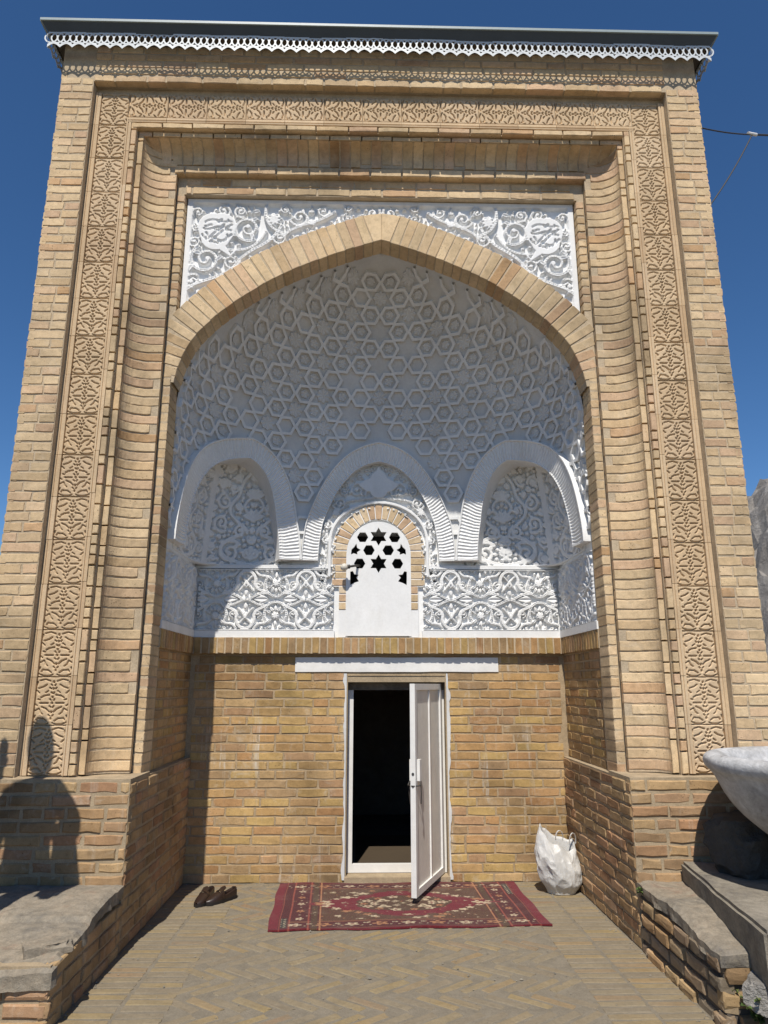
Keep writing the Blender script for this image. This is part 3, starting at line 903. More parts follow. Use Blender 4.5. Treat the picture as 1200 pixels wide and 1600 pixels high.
for s in (-1, 1):
    a, b = sorted((s*(XN+REC), s*2.41))
    sw = box_part('side_wall', [(a, b, 5.45, 7.0, 1.0, 1.9)], M_MORTAR_WALL, portal)
    F = frame((s*XN, 5.49, 0), (s, 0, 0))
    rc = courses(1.10, 1.012, 1.89)
    # local x = Y x Z : s=+1 -> -y, s=-1 -> +y
    rc = [(-u1, -u0, c, d) for (u0, u1, c, d) in rc] if s > 0 else rc
    lay(sw, F, rc, M_BRICK_WALL, 0.05)
    # plinth and lower side wall
    a, b = sorted((s*(XL+REC), s*(XO+0.02)))
    a2, b2 = sorted((s*(XL+REC), s*1.80))
    pl = box_part('plinth', [(a, b, 4.97+REC, 5.4, 0, 1.024), (a2, b2, 5.4, 7.0, 0, 1.006)], M_MORTAR_LOW, portal)
    a, b = sorted((s*XL, s*(XO+0.02)))
    lay(pl, FR(0, 4.97, 0), courses(b-a-0.004, 0.30, 1.02, ch=0.076, lengths=(0.25, 0.25, 0.26, 0.13), u_start=a+0.002), M_BRICK_LOW, 0.06, singles=True, jit=0.005, rough=0.005, bev=0.009)
    F = frame((s*XL, 4.975, 0), (s, 0, 0))
    rc = courses(1.63, 0.0, 1.008, ch=0.076)
    rc = [(-u1, -u0, c, d) for (u0, u1, c, d) in rc] if s > 0 else rc
    lay(pl, F, rc, M_BRICK_LOW, 0.05, jit=0.005, rough=0.005, bev=0.008)
    # worn lime skim on the plinth ledge
    sk = Relief(0.42, 0.40, 0.02)
    lump = MB(); nx, ny = 40, 14
    for j in range(ny+1):
        for i in range(nx+1):
            x = XL + 0.02 + (XO-XL-0.04)*i/nx; y = 4.978 + 0.14*j/ny
            z = 1.024 + 0.016*max(0, noise.noise(Vector((x*6*s, y*9, 2)))) + 0.006*noise.noise(Vector((x*30*s, y*30, 5)))
            if i in (0, nx) or j in (0,): z = 1.012
            lump.v.append((s*x, y, z))
    for j in range(ny):
        for i in range(nx):
            q = j*(nx+1)+i; f_ = (q, q+1, q+nx+2, q+nx+1)
            lump.f.append(f_ if s > 0 else tuple(reversed(f_)))
    add('ledge_skim', lump.mesh('ledge_skim', M_MORTAR_LOW, True), pl, Matrix())

# soldier course under the stucco
ledge = box_part('ledge', [(-XN, XN, 6.541, 7.0, 1.894, 2.036), (-1.8, -1.662, 5.49, 6.58, 1.894, 2.036), (1.662, 1.8, 5.49, 6.58, 1.894, 2.036)], M_MORTAR, portal)
SB = [fixed(*brick_geo(0.060, 0.08, 0.144, RNG, bev=0.005, jit=0.004), M_BRICK_WALL, 'soldier_brick') for _ in range(8)]
x = -1.655
while x < 1.655:
    add('soldier_brick', RNG.choice(SB), ledge, FR(x+0.033, 6.535+RNG.uniform(-0.003, 0.003), 1.965+RNG.uniform(-0.002, 0.002)))
    x += 0.0705
for s in (-1, 1):
    y = 5.50
    while y < 6.55:
        add('soldier_brick', RNG.choice(SB), ledge, frame((s*1.657, y+0.033, 1.965), (s, 0, 0)))
        y += 0.0705

# stucco walls
white = box_part('stucco_wall', [(-1.72, -WX, YN, 7.0, 2.038, 2.70), (WX, 1.72, YN, 7.0, 2.038, 2.70), (-1.72, -0.80, YN+0.055, 7.0, 2.70, 4.1), (0.80, 1.72, YN+0.055, 7.0, 2.70, 4.1), (-0.80, -WX, YN, 7.0, 2.70, 4.1), (WX, 0.80, YN, 7.0, 2.70, 4.1), (-WX, WX, YN, 7.0, 2.038, WZ0), (-WX, WX, YN, 7.0, WZ1, 4.1),
                                 (-1.8, -XN, 5.47, 6.61, 2.038, 2.70), (XN, 1.8, 5.47, 6.61, 2.038, 2.70), (-1.8, -XN-0.06, 5.70, 6.66, 2.70, 4.1), (XN+0.06, 1.8, 5.70, 6.66, 2.70, 4.1), (-1.8, -XN, 5.47, 5.74, 2.70, 4.1), (XN, 1.8, 5.47, 5.74, 2.70, 4.1)], M_STUCCO, portal)
box_part('window_dark_panels', [(-WX, WX, 6.99, 7.02, WZ0, WZ1), (-WX-0.02, -WX, 6.64, 7.0, WZ0, WZ1), (WX, WX+0.02, 6.64, 7.0, WZ0, WZ1)], M_DARK, portal)  # near-black panels paint the unlit depth behind the screen

# lower carved band, repeating medallions
def band_relief(w, x_flower, res=0.005, P=0.545):
    r = Relief(w, 0.565, res)
    n = int(w/P) + 2
    for k in range(-n, n+1):
        b = x_flower + k*P             # flower medallions
        a = b + P/2                    # palmette medallions
        if abs(b) < w/2 + P:
            r.ring(b, 0.150, 0.100, 0.0125, 0.4, -35, 215, ry=0.110)
            r.ring(b, 0.420, 0.100, 0.0125, 0.4, 145, 395, ry=0.110)
            for cy, up in ((0.135, 1), (0.43, -1)):
                r.flower(b, cy, 0.044, 8)
                for q in (-60, -30, 0, 30, 60):
                    r.petal(b+0.04*math.sin(R(q)), cy+up*0.038*math.cos(R(q)), R(90*up) - R(q)*up, 0.062, 0.014, vein=0.3)
                for q in (-45, 0, 45):
                    r.petal(b+0.05*math.sin(R(q)), cy-up*0.04*math.cos(R(q)), R(-90*up) + R(q)*up, 0.075, 0.013, vein=0.3)
            for sg in (-1, 1):
                r.stroke(bez((b+sg*0.085, 0.075), (b+sg*0.12, 0.05), (b+sg*0.15, 0.09), (b+sg*0.19, 0.02)), 0.012, groove=0.4)
                r.stroke(bez((b+sg*0.085, 0.49), (b+sg*0.12, 0.515), (b+sg*0.15, 0.475), (b+sg*0.19, 0.545)), 0.012, groove=0.4)
                r.petal(b+sg*0.07, 0.285, R(0 if sg > 0 else 180), 0.135, 0.030, vein=0.3)
                r.petal(b+sg*0.10, 0.315, R(20 if sg > 0 else 160), 0.085, 0.016, vein=0.3)
                r.petal(b+sg*0.10, 0.255, R(-20 if sg > 0 else 200), 0.085, 0.016, vein=0.3)
        if abs(a) < w/2 + P:
            r.ring(a, 0.455, 0.082, 0.015, 0.4, -20, 200, ry=0.090)
            r.ring(a, 0.110, 0.082, 0.015, 0.4, 160, 380, ry=0.090)
            for sg in (-1, 1):
                r.stroke(bez((a+sg*0.080, 0.44), (a+sg*0.078, 0.37), (a+sg*0.13, 0.375), (a+sg*0.175, 0.345)), 0.014, groove=0.4)
                r.stroke(bez((a+sg*0.080, 0.125), (a+sg*0.078, 0.195), (a+sg*0.13, 0.19), (a+sg*0.175, 0.22)), 0.014, groove=0.4)
                r.stroke(bez((a+sg*0.20, 0.335), (a+sg*0.11, 0.355), (a+sg*0.07, 0.29), (a, 0.282)), 0.012, groove=0.4)
                r.stroke(bez((a+sg*0.20, 0.230), (a+sg*0.11, 0.210), (a+sg*0.07, 0.275), (a, 0.282)), 0.012, groove=0.4)
                r.stroke(bez((a+sg*0.055, 0.50), (a+sg*0.01, 0.46), (a-sg*0.03, 0.40), (a-sg*0.065, 0.36)), 0.010, groove=0.4)
                r.stroke(bez((a+sg*0.055, 0.065), (a+sg*0.01, 0.105), (a-sg*0.03, 0.165), (a-sg*0.065, 0.205)), 0.010, groove=0.4)
                r.spiral(a+sg*0.115, 0.415, 0.032, 1.2, R(90), -sg, 0.008, leaf=False)
                r.spiral(a+sg*0.115, 0.150, 0.032, 1.2, R(270), sg, 0.008, leaf=False)
            r.petal(a, 0.39, R(90), 0.075, 0.026, vein=0.4); r.petal(a, 0.175, R(-90), 0.075, 0.026, vein=0.4)
            r.petal(a, 0.37, R(-90), 0.06, 0.018); r.petal(a, 0.195, R(90), 0.06, 0.018)
    r.fill(random.Random(3), (0.020, 0.015, 0.011), 2200, mirror=False)
    r.H[r.y > 0.552, :] = 1.0; r.H[r.y < 0.012, :] = 1.0
    return r
BZ = 2.098
for s in (-1, 1):
    # back wall, either side of the window: x 0.40 .. 1.655
    r = band_relief(1.245, -s*(0.6225) + s*0.53, 0.005)
    add('carved_band', r.mesh('carved_band', M_STUCCO, 0.044, mask=lambda X, Z, s=s: ~((X*s < -0.55) & (Z > 0.42))), white, FR(s*(0.41+0.6225), YN-0.001, BZ))
    r = band_relief(1.02, 0.1, 0.007)
    add('carved_band', r.mesh('carved_band', M_STUCCO, 0.026), white, frame((s*(XN-0.001), 6.05, BZ), (s, 0, 0)))
    # plain fillets above and below the band
    a, b = sorted((s*0.44, s*XN))
    box_part('stucco_fillet', [(a, b, YN-0.036, YN+0.001, 2.668, 2.700)], M_STUCCO, white)
    a, b = sorted((s*0.40, s*XN)); a2, b2 = sorted((s*(XN-0.03), s*(XN+0.01)))
    box_part('stucco_fillet', [(a, b, YN-0.046, YN+0.001, 2.037, 2.0985), (a2, b2, 5.49, YN-0.047, 2.037, 2.0985)], M_STUCCO, white)

# upper carved fields behind the arches
def field_relief(w, h, seed, res=0.005, border=0.03):
    r = Relief(w, h, res); S = w/0.90
    r.spiral(-0.20*S, 0.135, 0.115*S, 1.6, R(40), 1, 0.014, mirror=True)
    r.spiral(-0.31*S, 0.40, 0.085*S, 1.5, R(-60), -1, 0.012, mirror=True)
    r.spiral(-0.30*S, 0.60, 0.080*S, 1.5, R(100), 1, 0.012, mirror=True)
    r.spiral(-0.12*S, 0.33, 0.070*S, 1.3, R(-10), 1, 0.011, mirror=True)
    r.stroke(bez((0, 0.02), (-0.30*S, 0.05), (-0.42*S, 0.20), (-0.10*S, 0.30)), 0.014, groove=0.4, mirror=True)
    r.stroke(bez((-0.10*S, 0.30), (-0.02, 0.42), (-0.35*S, 0.45), (-0.20*S, 0.62)), 0.013, groove=0.4, mirror=True)
    r.stroke(bez((-0.20*S, 0.62), (-0.10*S, 0.72), (-0.22*S, 0.80), (0, 0.92)), 0.013, groove=0.4, mirror=True)
    for cy, q in ((0.45, 0.11), (0.66, 0.10), (0.82, 0.07)):
        for a in (-70, -42, -15, 15, 42, 70):
            r.petal(0.01*math.sin(R(a)), cy, R(90-a), q, 0.022, vein=0.4)
        r.flower(0, cy, q*0.35, 6)
    r.stroke(bez((-0.02, 0.50), (-0.12*S, 0.52), (-0.12*S, 0.62), (-0.01, 0.66)), 0.011, groove=0.4, mirror=True)
    r.fill_spirals(random.Random(seed), (0.055, 0.045), 300)
    r.fill(random.Random(seed), (0.040, 0.038, 0.030, 0.023, 0.017, 0.012), 1200, fat=0.58)
    for _ in range(2 if res < 0.006 else 1):
        H = r.H.copy()
        for dx_, dy_ in ((1, 0), (-1, 0), (0, 1), (0, -1)): H = np.maximum(H, np.roll(np.roll(r.H, dx_, 1), dy_, 0)*0.97)
        r.H = H
    e = border
    r.H[:, r.x < -w/2+e] = 1; r.H[:, r.x > w/2-e] = 1; r.H[r.y < e*0.8, :] = 1
    return r
def niche_curve(z):
    """plan of the corner behind a side arch at height z (left side): list of points from the front of the side wall to the back wall"""
    g = max(0.0, min(1.0, (z-2.70)/1.0)); g2 = g*g
    a = XN - 0.005 - 0.02*g2; b = (YN-5.50) + 0.014 - 0.012*g2; n_ = 9.0 - 5.2*g**0.8
    th = np.linspace(R(4), R(72), 160)
    c, sn = np.cos(th), np.sin(th)
    k = (np.abs(c)**n_ + np.abs(sn)**n_)**(-1/n_)
    return np.stack([-a*c*k, 5.50 + b*sn*k], -1)
def niche_F(x, y, z):
    g = max(0.0, min(1.0, (z-2.70)/1.0)); g2 = g*g
    a = XN - 0.005 - 0.02*g2; b = (YN-5.50) + 0.014 - 0.012*g2; n_ = 9.0 - 5.2*g**0.8
    return (abs(x)/a)**n_ + (max(0, y-5.50)/b)**n_ - 1
def corner_field(s, seed):
    side = field_relief(0.80, 1.02, 20+seed, 0.006); front = field_relief(0.88, 1.02, 10+seed, 0.006)
    r = Relief(1.68, 1.02, 0.006)
    n1, n2 = side.H.shape[1], front.H.shape[1]
    H = np.concatenate([side.H, front.H], 1)
    r.H = H[:r.H.shape[0], :r.H.shape[1]] if H.shape[1] >= r.H.shape[1] else np.pad(H, ((0, 0), (0, r.H.shape[1]-H.shape[1])), mode='edge')
    ys = np.linspace(0, 1.02, r.H.shape[0])
    def pos(X, Yv, Z):
        out = np.zeros(X.shape+(3,))
        for j in range(X.shape[0]):
            z = 2.69 + Z[j, 0]
            c = niche_curve(z); i0 = np.searchsorted(c[:, 1], 5.72)
            i1 = len(c)-1 - np.searchsorted(c[::-1, 0]*-1, 0.78) if False else int(np.argmax(c[:, 0] > -0.78)) or len(c)
            c = c[max(0, i0-1):i1+1]
            L = np.concatenate([[0], np.cumsum(np.hypot(*np.diff(c, axis=0).T))]); L /= L[-1]
            u = (X[j]+0.84)/1.68
            px = np.interp(u, L, c[:, 0]); py = np.interp(u, L, c[:, 1])
            tx = np.gradient(px); ty = np.gradient(py); q = np.hypot(tx, ty)+1e-9
            nx, ny = ty/q, -tx/q           # into the room
            d = -Yv[j]
            out[j, :, 0] = -s*(px + nx*(d-0.040)); out[j, :, 1] = py + ny*(d-0.040); out[j, :, 2] = z
        return out
    return r.mesh('carved_field', M_STUCCO, 0.045, pos=pos)
for k, s in enumerate((-1, 1)):
    me = corner_field(s, k)
    bm = bmesh.new(); bm.from_mesh(me)
    add('carved_field', me, white, Matrix()); bm.free()
# centre field with the window
r = Relief(1.10, 1.20, 0.005); z0c = 2.55
def cz(z): return z - z0c
r.stroke([(x, cz(z)) for x, z in [(-0.455, 2.60), (-0.455, 2.90)] + [(-0.455*math.cos(R(a)), 2.90+0.40*math.sin(R(a))**0.9) for a in range(5, 91, 5)]], 0.016, mirror=True)
r.spiral(-0.20, cz(3.42), 0.085, 1.5, R(-30), 1, 0.012, mirror=True)
r.spiral(-0.37, cz(3.29), 0.065, 1.5, R(200), 1, 0.011, mirror=True)
r.spiral(-0.48, cz(3.08), 0.045, 1.4, R(90), -1, 0.010, mirror=True)
r.spiral(-0.49, cz(2.93), 0.038, 1.3, R(90), 1, 0.009, mirror=True)
r.flower(-0.40, cz(3.20), 0.045, 8, mirror=True)
r.stroke(bez((-0.50, cz(2.68)), (-0.47, cz(2.95)), (-0.52, cz(3.10)), (-0.42, cz(3.20))), 0.010, groove=0.4, mirror=True)
r.stroke(bez((-0.42, cz(3.20)), (-0.30, cz(3.38)), (-0.20, cz(3.30)), (-0.02, cz(3.36))), 0.011, groove=0.4, mirror=True)
for zz, rr in ((3.47, 0.10), (3.52, 0.09), (3.43, 0.09), (3.56, 0.06)):
    r.disc(0, cz(zz), rr)
r.stroke([(0, cz(3.5)), (0, cz(3.66))], [0.08, 0.005]); r.stroke([(-0.15, cz(3.45)), (0.15, cz(3.45))], [0.02, 0.02])
r.petal(0, cz(3.47), 0, 0.19, 0.07); r.petal(0, cz(3.47), math.pi, 0.19, 0.07)
r.fill_spirals(random.Random(8), (0.05, 0.04, 0.03), 500)
r.fill(random.Random(8), (0.024, 0.018, 0.013), 1200)
add('carved_field', r.mesh('carved_field', M_STUCCO, 0.045, mask=lambda X, Z: (np.abs(X) > 0.40) | (Z+z0c > 2.9 + np.sqrt(np.maximum(0, 0.40**2-X**2))*0.86)), white, FR(0, YN-0.001, z0c))

# window screen with star and hexagon holes
def curve_shape(name, loops, depth, mat):
    cu = bpy.data.curves.new(name, 'CURVE'); cu.dimensions = '2D'; cu.fill_mode = 'BOTH'; cu.extrude = depth/2
    for lp in loops:
        s_ = cu.splines.new('POLY'); s_.points.add(len(lp)-1); s_.use_cyclic_u = True
        for p, q in zip(s_.points, lp): p.co = (q[0], q[1], 0, 1)
    ob = bpy.data.objects.new(name, cu); COL.objects.link(ob)
    dg = bpy.context.evaluated_depsgraph_get()
    me = bpy.data.meshes.new_from_object(ob.evaluated_get(dg))
    bpy.data.objects.remove(ob); me.name = name
    me.materials.clear(); me.materials.append(mat)
    return me
def star(cx, cz_, r_, rot=90): return [(cx+(r_ if k % 2 == 0 else r_*0.577)*math.cos(R(rot+30*k)), cz_+(r_ if k % 2 == 0 else r_*0.577)*math.sin(R(rot+30*k))) for k in range(12)]
def hexa(cx, cz_, r_): return [(cx+r_*math.cos(R(60*k)), cz_+r_*math.sin(R(60*k))) for k in range(6)]
outer = [(-0.30, 2.052), (0.30, 2.052), (0.30, 2.80)] + [(0.30*math.cos(R(a)), 2.80+0.315*math.sin(R(a))) for a in range(10, 171, 10)] + [(-0.30, 2.80)]
holes = [star(0, 2.972, 0.087), star(0, 2.716, 0.087)]
for s in (-1, 1):
    holes += [hexa(s*0.150, 2.965, 0.053), hexa(s*0.090, 2.842, 0.054), hexa(s*0.176, 2.716, 0.053)]
    hs = [(s*0.205, 2.905), (s*0.222, 2.865), (s*0.262, 2.862), (s*0.266, 2.835), (s*0.235, 2.815), (s*0.250, 2.79), (s*0.195, 2.80)]
    hs = [(s*x_, z_) for x_, z_ in ((0.208, 2.905), (0.20, 2.865), (0.166, 2.845), (0.20, 2.822), (0.196, 2.80), (0.232, 2.812), (0.258, 2.80), (0.252, 2.85), (0.228, 2.872))]
    holes.append(hs)
    holes.append([(s*x_, z_) for x_, z_ in ((0.262, 2.64), (0.262, 2.515), (0.225, 2.535), (0.18, 2.55), (0.205, 2.585), (0.182, 2.61), (0.222, 2.615), (0.238, 2.645))])
scr = curve_shape('window_screen', [outer]+holes, 0.030, M_STUCCO)
# local curve x,y -> world x,z ; extrusion along y
Mscr = Matrix(((1,0,0,0),(0,0,-1,YN-0.020),(0,1,0,0),(0,0,0,1)))
add('window_screen', scr, portal, Mscr)

def block(v8, mat, name, parent, bev=0.004):
    f = [(0, 2, 6, 4), (1, 5, 7, 3), (0, 1, 3, 2), (4, 6, 7, 5), (0, 4, 5, 1), (2, 3, 7, 6)]
    me = mesh_of(name, v8, f, mat)
    bm = bmesh.new(); bm.from_mesh(me); bmesh.ops.recalc_face_normals(bm, faces=bm.faces)
    bmesh.ops.bevel(bm, geom=list(bm.edges), offset=bev, segments=1, affect='EDGES')
    bm.to_mesh(me); bm.free()
    return add(name, me, parent, Matrix())
def polar(a, r_):     # slightly pointed ring
    c, sn = math.cos(a), math.sin(a)
    return (r_*c*1.0, 2.84 + r_*sn*(0.97 + 0.06*max(0, sn)**6))
mb = MB()
for k in range(40):
    a0 = math.pi*k/40; a1 = math.pi*(k+1)/40
    v = []
    for y in (YN-0.026, YN+0.01):
        v += [(polar(a0, 0.290)[0], y, polar(a0, 0.290)[1]), (polar(a1, 0.290)[0], y, polar(a1, 0.290)[1]), (polar(a1, 0.43)[0], y, polar(a1, 0.43)[1]), (polar(a0, 0.43)[0], y, polar(a0, 0.43)[1])]
    mb.put(v, [(0,1,2,3), (4,7,6,5), (3,2,6,7), (0,4,5,1)])
for s in (-1, 1):
    a, b = sorted((s*0.290, s*0.43)); mb.box(a, b, YN-0.026, YN+0.01, 2.50, 2.84)
    a, b = sorted((s*0.28, s*0.365)); mb.box(a, b, YN-0.028, YN+0.01, 2.04, 2.50)
warch = add('window_arch', mb.mesh('window_arch', M_STUCCO), portal, Matrix())

nb = 17
for k in range(nb):
    a0 = math.pi*k/nb + 0.012; a1 = math.pi*(k+1)/nb - 0.012
    v = []
    for r_ in (0.293, 0.428):
        for a in (a0, a1):
            for y in (YN-0.032+RNG.uniform(-0.003, 0.003), YN+0.02):
                x_, z_ = polar(a, r_*RNG.uniform(0.99, 1.01)); v.append((x_, y, z_))
    block(v, M_BRICK_WHITE, 'voussoir', warch)
for s in (-1, 1):
    for k in range(5):
        z1 = 2.832 - k*0.066; z0 = z1 - 0.058
        v = [(s*x_, y, z_) for x_ in (0.295+RNG.uniform(-0.004, 0.006), 0.428) for z_ in (z0, z1) for y in (YN-0.032+RNG.uniform(-0.003, 0.003), YN+0.02)]
        block(v, M_BRICK_WHITE, 'brick', warch)
    for k in range(3):
        z1 = 2.502 - k*0.074; z0 = z1 - 0.064
        v = [(s*x_, y, z_) for x_ in (0.285, 0.362) for z_ in (z0, z1) for y in (YN-0.034, YN+0.02)]
        block(v, M_BRICK_WHITE, 'brick', warch)
# half dome -------------------------------------------------------------------------
DD = 1.113
def D_of_z(z):
    z = np.asarray(z, float)
    t = np.clip((z-2.9)/(5.258-2.9), 0, 1)
    return np.maximum(0.02, DD*(1-t**2.2)**0.62)
def Wz(z): return np.maximum(w_of_z(np.maximum(z-0.010, 3.4)) + 0.010, 0.02)
def expo(z): return 0.78 + 0.22*np.clip((np.asarray(z, float)-3.1)/1.4, 0, 1)
def shell(t, z, off=0.0):
    """t radians 0 (left front) .. pi (right front); off = towards the room"""
    t = np.asarray(t, float); z = np.asarray(z, float)
    def P(t, z):
        e_ = expo(z); c = np.cos(t); sn = np.sin(t)
        return np.stack([-Wz(z)*np.sign(c)*np.abs(c)**e_, YB - 0.006 + D_of_z(z)*np.abs(sn)**e_, z + 0*t], -1)
    p = P(t, z)
    if np.all(off == 0): return p
    e = 1e-3
    a = P(t+e, z)-P(t-e, z); b = P(t, z+e)-P(t, z-e)
    n = np.cross(a, b); n /= np.linalg.norm(n, axis=-1, keepdims=True) + 1e-12
    # make it point to the room: towards the axis point (0, YB-0.6, 3.3)
    c = np.array([0, YB-0.6, 3.3]) - p
    sg = np.sign((n*c).sum(-1, keepdims=True))
    return p + n*sg*np.asarray(off)[..., None]
T1 = R(70.2); T2 = math.pi - T1
ARCHES = [(R(1.6), R(47), T1, 2.74, 3.83), (T1, math.pi/2, T2, 2.74, 3.88), (T2, math.pi-R(47), math.pi-R(1.6), 2.74, 3.83)]
KIN = ((0.77, 0.66), (0.725, 0.725), (0.66, 0.77))
def arch_g(l): return 0.86*(1-np.abs(l)**2.6)**(1/1.75) + 0.14*(1-np.abs(l))
def lam(t, A):
    t0, ta, t1 = A[:3]
    return np.where(t < ta, (t-ta)/(ta-t0), (t-ta)/(t1-ta))
def t_of(l, A):
    t0, ta, t1 = A[:3]
    return np.where(l < 0, ta + l*(ta-t0), ta + l*(t1-ta))
def inside(t, z, frac=0.0):
    """below an arch: frac 0 = extrados, 1 = intrados"""
    r_ = np.zeros(np.broadcast(t, z).shape, bool)
    for A, ki in zip(ARCHES, KIN):
        l = lam(t, A); k = 1 - (1-np.where(l < 0, ki[0], ki[1]))*frac
        l = l/k
        ok = np.abs(l) < 1
        h = (A[4]-A[3]) - 0.185*frac
        r_ |= ok & (z < A[3] + h*arch_g(np.clip(l, -1, 1)))
    return r_
nt, nz = 260, 150
tt = np.linspace(0, math.pi, nt+1); zz = np.concatenate([np.linspace(2.70, 5.0, nz-40), np.linspace(5.0, 5.2680, 42)[1:]])
TT, ZZ = np.meshgrid(tt, zz)
P = shell(TT, ZZ)
tc = (tt[:-1]+tt[1:])/2; zc = (zz[:-1]+zz[1:])/2
TC, ZC = np.meshgrid(tc, zc)
keep = ~inside(TC, ZC, 0.55) & (ZC > 2.74)
idx = np.arange(P.shape[0]*P.shape[1]).reshape(P.shape[:2])
q = np.stack([idx[:-1,:-1], idx[:-1,1:], idx[1:,1:], idx[1:,:-1]], -1)[keep]
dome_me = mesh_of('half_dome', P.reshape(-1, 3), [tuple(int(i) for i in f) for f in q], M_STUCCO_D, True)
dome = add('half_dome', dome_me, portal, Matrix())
# thin white lip where the dome meets the brick arch is left to the geometry

# pattern coordinates: v = length up the centre meridian, s = arc length from the centre
zt = np.linspace(2.7, 5.2535, 600)
ym = YB - 0.01 + D_of_z(zt)
vt = np.concatenate([[0], np.cumsum(np.hypot(np.diff(zt), np.diff(ym)))])
V605 = float(np.interp(4.28, zt, vt))
TH = np.linspace(0, math.pi/2, 160)
def sv(s_, v_):
    """pattern point -> (t, z, inside?)"""
    z = np.interp(v_, vt, zt); W = Wz(z); D = D_of_z(z)
    t_out = []; ok = []
    for s1, w1, d1, e1 in zip(np.atleast_1d(s_), np.atleast_1d(W), np.atleast_1d(D), np.atleast_1d(expo(z))):
        px_ = w1*np.sin(TH)**e1; py_ = d1*np.abs(np.cos(TH))**e1
        L = np.concatenate([[0], np.cumsum(np.hypot(np.diff(px_), np.diff(py_)))])
        ok.append(abs(s1) <= L[-1])
        t_out.append(math.pi/2 + math.copysign(np.interp(abs(s1), L, TH), s1))
    return np.array(t_out), np.atleast_1d(z), np.array(ok)
A_ = 0.178
def ring_part(cs, cv, hgt):
    n_e = 2; outp = []; inp = []
    for k in range(6):
        for j in range(n_e):
            a0, a1 = R(60*k), R(60*(k+1)); f_ = j/n_e
            ux = math.cos(a0)*(1-f_)+math.cos(a1)*f_; uy = math.sin(a0)*(1-f_)+math.sin(a1)*f_
            outp.append((cs+ux*A_*0.555, cv+uy*A_*0.555)); inp.append((cs+ux*A_*0.395, cv+uy*A_*0.395))
    m = len(outp); pts = np.array(outp+inp)
    if (pts[:, 1] > vt[-1]-0.03).any() or (pts[:, 1] < 0).any(): return None
    t, z, ok = sv(pts[:, 0], pts[:, 1])
    if ok.sum() < len(ok)*0.45: return None
    if inside(t, z, 0.6).any() or (z < 2.76).any(): return None
    lo = shell(t, z, np.full(len(t), -0.004)); hi = shell(t, z, np.full(len(t), hgt))
    v = np.concatenate([lo, hi]); f = []
    for i in range(m):
        i2 = (i+1) % m
        if int(ok[i])+int(ok[i2])+int(ok[m+i])+int(ok[m+i2]) < 3: continue
        f += [(2*m+i, 2*m+i2, 3*m+i2, 3*m+i), (i, i2, 2*m+i2, 2*m+i), (m+i, 3*m+i, 3*m+i2, m+i2)]
    if not f: return None
    return fixed(v, f, M_STRAP, 'hexagon_strap')
def rosette_part(cs, cv, rad, n, hgt):
    pts = [(cs, cv)]
    for k in range(n*4):
        a = 2*math.pi*k/(n*4); rr = rad*(0.90 + 0.10*math.cos(n*a))
        pts.append((cs+rr*math.cos(a), cv+rr*math.sin(a)))
    pts = np.array(pts)
    if (pts[:, 1] > vt[-1]-0.05).any() or (pts[:, 1] < 0).any(): return None
    t, z, ok = sv(pts[:, 0], pts[:, 1])
    if not ok.all() or inside(t, z, 0.0).any() or (z < 2.76).any(): return None
    lo = shell(t, z, np.full(len(t), -0.003)); hi = shell(t, z, np.array([hgt*0.55] + [hgt*(0.75+0.25*math.cos(n*2*math.pi*k/(n*4))) for k in range(n*4)]))
    hi[1:] = hi[1:]*0.94 + hi[0]*0.06
    m = n*4; v = np.concatenate([lo, hi]); b = m+1; f = []
    for i in range(m):
        i2 = (i+1) % m
        f += [(b, b+1+i, b+1+i2), (1+i, 1+i2, b+1+i2, b+1+i)]
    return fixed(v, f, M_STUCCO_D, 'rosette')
rr_ = random.Random(4)
for j in range(-10, 16):
    for i in range(-16, 17):
        cs = (i + (0.5 if j % 2 else 0.0))*A_; cv = V605 + j*A_*0.866
        # sublattice: star where (i - shift) % 3 == 0
        ii = i - (j//2) if j % 2 == 0 else i - (j-1)//2
        # axial coordinates (q, r) with r=j, q such that cs = (q + r/2)*A
        qx = int(round(cs/A_ - j/2)); sub = (qx - j) % 3
        if cv < 0.02 or cv > vt[-1]-0.04: continue
        dist_c = math.hypot(cs/1.1, (cv-V605-0.05))
        if sub == 0:
            if rr_.random() < (0.55 if dist_c < 0.5 else 0.95):
                me = rosette_part(cs, cv, A_*0.40, 8, 0.020)
                if me: add('rosette', me, dome, Matrix())
        else:
            me = ring_part(cs, cv, 0.026 if sub == 1 else 0.0275)
            if me:
                add('hexagon_strap', me, dome, Matrix())
                if rr_.random() < (0.30 if dist_c < 0.5 else 0.92):
                    me = rosette_part(cs, cv, A_*0.24, 5, 0.018)
                    if me: add('rosette', me, dome, Matrix())

